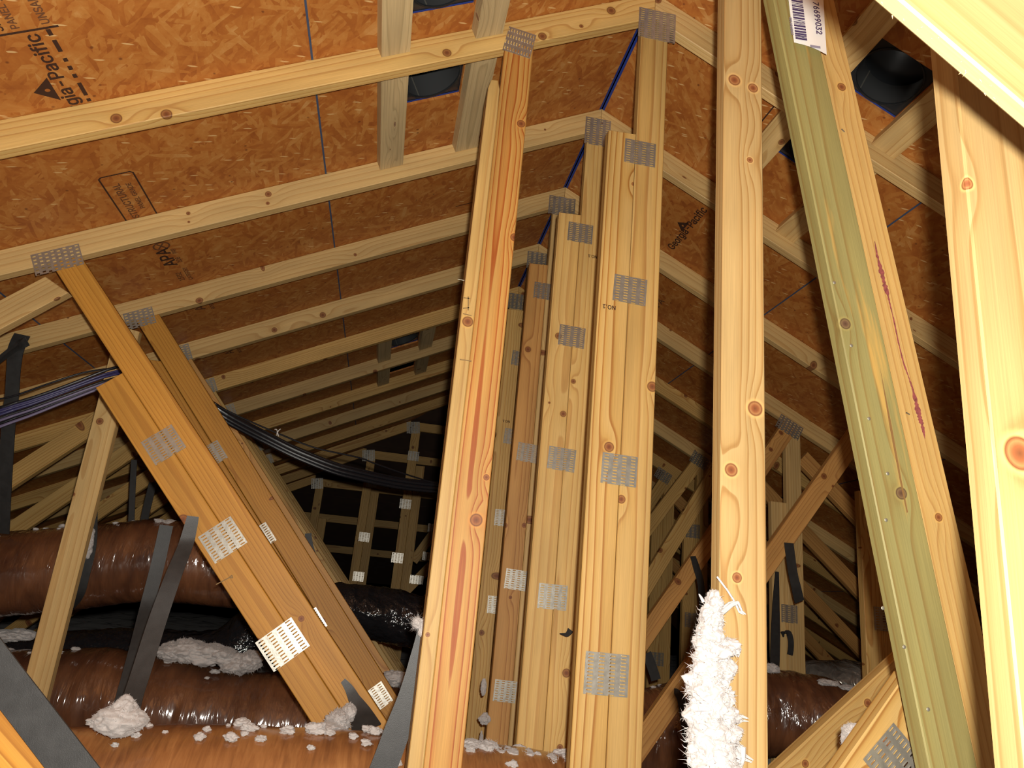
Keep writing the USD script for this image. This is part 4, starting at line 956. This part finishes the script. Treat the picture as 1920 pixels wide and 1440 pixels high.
# fine bits on the near duct
bits = []
brr = random.Random(21)
P3, r3 = np.array(DUCTS['d3'][0]), DUCTS['d3'][1]
for i in range(95):
    x = brr.uniform(P3[0, 0], P3[-1, 0]); c = np.array([np.interp(x, P3[:, 0], P3[:, j]) for j in range(3)])
    a = brr.gauss(.12, .22) if brr.random() < .72 else brr.uniform(.2, 1.2)
    r = brr.uniform(.005, .014) * (1.4 if brr.random() < .12 else 1)
    bits.append(clump(c + np.array([0, -math.sin(a), math.cos(a)]) * (r3 + r * .55), (r * 1.3, r, r * .8), 300 + i, sub=3, rough=.8, spikes=26, spl=1.0))
fl3 = obj('insulation_bits', cat_(bits), FLUFF, None, smooth=True); tag(fl3, 'scattered white insulation bits on the near brown duct', 'insulation', kind='stuff')
bits = []
for key in ('d1', 'd2', 'd5'):
    P3, r3 = np.array(DUCTS[key][0]), DUCTS[key][1]
    for i in range(26):
        x = brr.uniform(P3[0, 0], P3[-1, 0]); c = np.array([np.interp(x, P3[:, 0], P3[:, j]) for j in range(3)]); a = brr.gauss(.15, .25); r = brr.uniform(.005, .014)
        bits.append(clump(c + np.array([0, -math.sin(a), math.cos(a)]) * (r3 + r * .5), (r * 1.4, r, r * .7), 500 + i, sub=2, rough=.6, spikes=10, spl=.9))
fl4 = obj('insulation_bits', cat_(bits), FLUFF, None, smooth=True); tag(fl4, 'scattered white insulation bits on the rear ducts', 'insulation', kind='stuff')

# ------------------------------------------------------------------ straps
def ribbon(pts, w, thick=.0025, wdir=None, n=40):
    """a flat strap along 3-D points; wdir: its width direction, a vector or one per point"""
    from scipy.interpolate import PchipInterpolator
    P = np.array(pts, float); tt = np.linspace(0, 1, len(P)); T = np.linspace(0, 1, n)
    c = PchipInterpolator(tt, P)(T); d = np.gradient(c, axis=0); d /= np.linalg.norm(d, axis=1)[:, None]
    wd = np.array(wdir if wdir is not None else (1, 0, 0), float)
    wd = PchipInterpolator(tt, wd)(T) if wd.ndim == 2 else np.tile(wd, (n, 1))
    wd = wd - d * np.sum(wd * d, 1)[:, None]; wd /= np.linalg.norm(wd, axis=1)[:, None]; nn = np.cross(d, wd)
    ws = np.array(w, float); ws = np.interp(T, np.linspace(0, 1, len(ws)), ws) if ws.ndim else np.full(n, w)
    V = np.vstack([np.stack([c[i] - wd[i] * ws[i] / 2 - nn[i] * thick / 2, c[i] + wd[i] * ws[i] / 2 - nn[i] * thick / 2, c[i] + wd[i] * ws[i] / 2 + nn[i] * thick / 2, c[i] - wd[i] * ws[i] / 2 + nn[i] * thick / 2]) for i in range(n)])
    Fc = []
    for i in range(n - 1):
        for j in range(4):
            a, b = i * 4 + j, i * 4 + (j + 1) % 4; Fc += [[a, b, b + 4], [a, b + 4, a + 4]]
    Fc += [[0, 2, 1], [0, 3, 2]]; o = (n - 1) * 4; Fc += [[o, o + 1, o + 2], [o, o + 2, o + 3]]
    m = trimesh.Trimesh(V, Fc, process=False); trimesh.repair.fix_normals(m); return m
def strap(label, pts, w, wdir=(1, 0, 0), thick=.0025, extra=None, name='duct_strap'):
    """pts: (px, py, Y)"""
    P = [onY(*p) for p in pts]
    m = ribbon(P, w, thick, wdir)
    if extra: m = cat_([m] + extra)
    p = obj(name, m, STRAP, None, smooth=30); tag(p, label, 'strap', 'black duct straps'); return p
Xd = (1, 0, 0)
strap('long grey black strap from the orange diagonal down past the lower left duct', [(362, 968, 2.455), (352, 1010, 2.45), (325, 1080, 2.40), (290, 1180, 2.35), (255, 1290, 2.28), (243, 1345, 2.22)], [.034, .042, .046, .05, .05, .05], (1, .25, .35))
strap('dark strap hanging in shade just left of the long grey strap', [(312, 985, 3.16), (300, 1040, 3.16), (280, 1120, 3.14), (255, 1220, 3.05), (225, 1330, 2.95)], .05, (1, .4, .2))
strap('black strap wrapped round the upper left duct behind the plumb web', [(178, 900, 3.45), (170, 965, 3.22), (165, 1040, 3.205), (150, 1100, 3.22), (125, 1140, 3.33)], .05, (1, 0, .1))
lp = thing('duct_strap', 'black strap looped over the chord at the left edge, one end trailing off', 'strap', tuple(onY(30, 655, 3.05)), group='black duct straps')
obj('webbing', ribbon([onY(*p) for p in [(42, 628, 3.06), (30, 655, 3.05), (26, 690, 3.05), (20, 760, 3.07), (12, 860, 3.15), (5, 1000, 3.3)]], [.06, .06, .05, .05, .05, .05], .004, (1, 0, 0)), STRAP, lp, smooth=30)
obj('loose_end', ribbon([onY(*p) for p in [(52, 640, 3.043), (35, 648, 3.03), (15, 662, 3.0), (-20, 690, 2.95)]], .035, .012, (.4, 0, 1)), STRAP, lp, smooth=30)
strap('wide black strap lying along the brace in the bottom left corner', [(-60, 1180, 1.40), (0, 1262, 1.40), (60, 1340, 1.40), (110, 1405, 1.40), (160, 1470, 1.40)], .058, (1, 0, .75), .004)
strap('grey black strap hugging the left of the red grained web at the bottom', [(792, 1178, 1.93), (782, 1240, 1.93), (768, 1300, 1.93), (745, 1370, 1.93), (715, 1450, 1.93)], [.022, .04, .05, .062, .062], (1, 0, .1), .003)
strap('black strap bent round the foot of the orange diagonal', [(643, 1276, 2.455), (655, 1292, 2.45), (664, 1310, 2.44), (675, 1335, 2.42), (688, 1368, 2.36)], [.016, .026, .034, .06, .085], (1, 0, .35), .003)
strap('black strap piece nailed over the brown cross web on the right', [(1479, 1018, 3.07), (1483, 1050, 3.065), (1490, 1090, 3.065), (1499, 1128, 3.10)], .044, (1, 0, .1), .004)
strap('long black strap falling behind the cross web on the right', [(1457, 1072, 3.675), (1455, 1130, 3.67), (1454, 1190, 3.65), (1452, 1262, 3.60)], [.02, .038, .05, .05], Xd, .004)
strap('short curled black strap end on the right, beside the long strap', [(1466, 1190, 3.66), (1478, 1187, 3.655), (1483, 1205, 3.65), (1481, 1228, 3.655)], .03, (1, 0, .3), .006)
strap('thin black strap hanging beside the single post above the white clump', [(1299, 1043, 3.68), (1306, 1065, 3.665), (1314, 1095, 3.66), (1318, 1165, 3.66)], [.03, .036, .036, .036], Xd, .004)
strap('black strap with a flared end on the low web left of the single post', [(1264, 1296, 3.06), (1276, 1308, 3.055), (1284, 1345, 3.055), (1292, 1400, 3.06), (1297, 1450, 3.07)], [.025, .034, .04, .045, .045], (1, 0, .15), .004)
strap('black strap hanging far left behind the plumb web, nearest the orange diagonal', [(252, 862, 3.665), (249, 910, 3.665), (246, 990, 3.66)], .026, Xd, .004)
strap('faint black strap far left beside the orange diagonal', [(287, 905, 4.28), (276, 950, 4.275), (268, 990, 4.27)], .04, Xd, .004)
strap('twisted black strap on the furthest left diagonals', [(578, 1000, 4.25), (582, 1022, 4.25), (594, 1050, 4.25), (608, 1078, 4.26), (617, 1108, 4.27)], [.035, .03, .015, .03, .04], (1, 0, .4), .003)
strap('small black strap tip poking out beside the plated king posts', [(1070, 1181, 2.40), (1061, 1190, 2.41), (1050, 1188, 2.43)], [.022, .012, .003], (0, .2, 1), .003)
strap('grey strap slanting under the low web at the foot of the plated king post', [(1212, 1225, 3.64), (1222, 1250, 3.64), (1230, 1275, 3.64)], .05, Xd, .004)

# ------------------------------------------------------------------ cables
def wire(pts, r, n=70, sec=8, jitter=0.0, seed=0):
    from scipy.interpolate import PchipInterpolator
    P = np.array(pts, float); tt = np.concatenate([[0], np.cumsum(np.linalg.norm(np.diff(P, axis=0), axis=1))])
    c = PchipInterpolator(tt, P)(np.linspace(0, tt[-1], n))
    if jitter:
        s = np.linspace(0, 6, n); c = c + jitter * np.stack([meshkit.noise(np.stack([s, s * 0 + 3 * a, s * 0], 1), seed) - .5 for a in range(3)], 1)
    d = np.gradient(c, axis=0); d /= np.linalg.norm(d, axis=1)[:, None]
    sd = np.cross(d, (0, 0, 1.0)); sd /= np.linalg.norm(sd, axis=1)[:, None]; uu = np.cross(sd, d)
    th = np.arange(sec) / sec * 2 * math.pi
    V = np.vstack([c[i] + r * (np.cos(th)[:, None] * sd[i] + np.sin(th)[:, None] * uu[i]) for i in range(n)])
    Fc = [f for i in range(n - 1) for j in range(sec) for f in ([i * sec + j, i * sec + (j + 1) % sec, (i + 1) * sec + (j + 1) % sec], [i * sec + j, (i + 1) * sec + (j + 1) % sec, (i + 1) * sec + j])]
    m = trimesh.Trimesh(V, Fc, process=False); trimesh.repair.fix_normals(m); return m
base = [(-420, 900, 2.8), (-60, 798, 2.9), (0, 776, 2.95), (60, 757, 2.97), (130, 732, 2.99), (215, 702, 3.02), (300, 704, 3.20), (378, 752, 3.45), (430, 785, 3.50), (500, 822, 3.52), (570, 856, 3.55), (650, 885, 3.60), (740, 905, 3.7), (825, 915, 3.80), (900, 918, 3.9), (985, 920, 4.02), (1075, 918, 4.16)]
cb = thing('cable_bundle', 'bundle of blue and black cables sagging across the left half', 'cables', tuple(onY(430, 785, 3.5)))
offs = [(0, 0), (.008, 0.004), (-.008, .005), (.004, -.010), (-.006, -.009), (.011, -.008), (0, .013), (-.013, -.003), (.016, .010), (.002, -.018)]
for i, (a, b) in enumerate(offs):
    mat = [CBLUE, CLILA, CBLUE, CLILA, CBLACK, CBLACK, CBLACK, CBLUE, CBLACK, CLILA][i]
    spread = [2.6, 2.6, 2.6, 2.4, 2.2, 2.2, 1.6, 1.2, .9, .9, .9, .9, .8, .8, .8, .8, .8]
    pts = []
    for (px, py, Yq), sp_ in zip(base, spread): pts.append(onY(px, py, Yq) + np.array([0, a * sp_, b * sp_]))
    # past the diagonals the jackets that show are the black ones
    obj('cable', wire(pts, .0042 if i % 3 else .0055, seed=i, jitter=.012), mat, cb)
ex = [onY(x, y, z) for x, y, z in ((-420, 850, 3.0), (-60, 752, 3.05), (0, 748, 3.05), (90, 720, 3.05), (165, 697, 3.06), (215, 691, 3.065))]
obj('cable', wire(ex, .004), CBLACK, cb)
ex = [onY(x, y, z) for x, y, z in ((378, 746, 3.43), (520, 812, 3.5), (600, 842, 3.53), (680, 860, 3.58), (700, 868, 3.6), (825, 908, 3.75))]
obj('cable', wire(ex, .004), CBLACK, cb)
# heavy black lines that run with the bundle beyond the diagonals
for o_, r_ in (((-.024, .010), .011), ((-.026, -.008), .011), ((-.018, -.022), .009), ((-.012, .022), .008)):
    pts = [onY(*p) + np.array([0, o_[0], o_[1]]) for p in base[6:]]
    obj('cable', wire(pts, r_, sec=12), CBLACK, cb)
tie = onY(520, 812, 3.48)
obj('twine', cat_([wire([tie + np.array(o) for o in ((0, 0, 0), (.006, -.004, .014), (.012, -.005, .02))], .0018), wire([tie + np.array(o) for o in ((0, 0, -.012), (0, -.008, 0), (-.007, -.006, .016), (-.014, -.006, .014))], .0018), wire([tie + np.array(o) for o in ((.002, -.006, 0), (.01, -.008, -.016))], .0018)]), PAPER, cb, 'white twine tie')

# ------------------------------------------------------------------ nails and pencil or ink marks
def nail(label, p, d, l=.05, r=.0013):
    d = np.array(d, float); d /= np.linalg.norm(d)
    m = cat_([wire([p, p + d * l], r, n=4, sec=8)]); q = obj('nail', m, NAIL, None); tag(q, label, 'nail', 'protruding nails')
q = onY(882, 522, TY(0)); nail('nail sticking out left of the yellow edge brace', np.array([-.5135, TY(0) + .02, q[2]]), (-1, -.1, .02), .018)
q = onY(1583, 247, TY(-1)); nail('nail in the natural board below the paper tag', q, (-.8, -.5, 0), .012)
q = onY(1705, 777, TY(-1)); nail('nail in the natural board beside the purple stain', q, (-.8, -.5, 0), .014)
def stamp(parent, px, py, Y, text, h, rot, mat=INK):
    m = txt(text, h, depth=.0003); c = m.bounds.mean(0); v = m.vertices - c
    a = math.radians(rot); x = v[:, 0] * math.cos(a) - v[:, 1] * math.sin(a); z = v[:, 0] * math.sin(a) + v[:, 1] * math.cos(a)
    o = onY(px, py, Y); mm = trimesh.Trimesh(np.stack([o[0] + x, Y - .0004 - v[:, 2], o[2] + z], 1), m.faces, process=False); trimesh.repair.fix_normals(mm)
    obj('grade_stamp', mm, mat, parent)
stamp(t0, 1142, 576, TY(0) - .0014, 'NO.1', .012, 180); stamp(t1, 1111, 481, TY(1) - .0004, 'NO.1', .011, 180); stamp(tr[3], 949, 790, TY(3) - .0014, 'NO.1', .012, 180)
for zz, seg in ((0, [(868, 588), (884, 592)]), (0, [(868, 578), (880, 577)]), (0, [(868, 558), (882, 560)]), (0, [(862, 674), (884, 677)]), (0, [(878, 556), (878, 582)])):
    a, b = onY(*seg[0], TY(0) - .0225), onY(*seg[1], TY(0) - .0225)
    m = strokes([[(a[0], a[2]), (b[0], b[2])]], .003, .0003); v = m.vertices; mm = trimesh.Trimesh(np.stack([v[:, 0], TY(0) - .0225 - v[:, 2], v[:, 1]], 1), m.faces, process=False); trimesh.repair.fix_normals(mm); obj('pencil_mark', mm, PENCIL, t0)
a, b = onY(405, 1096, TY(1) - .0018), onY(430, 1083, TY(1) - .0018)
m = strokes([[(a[0], a[2]), (b[0], b[2])], [(b[0], b[2]), (b[0] + .006, b[2] + .008)], [(b[0] + .006, b[2] + .008), (b[0] + .01, b[2])], [(b[0] + .01, b[2]), (b[0], b[2])]], .003, .0003); v = m.vertices
mm = trimesh.Trimesh(np.stack([v[:, 0], TY(1) - .0018 - v[:, 2], v[:, 1]], 1), m.faces, process=False); trimesh.repair.fix_normals(mm); obj('pencil_mark', mm, PENCIL, t1)
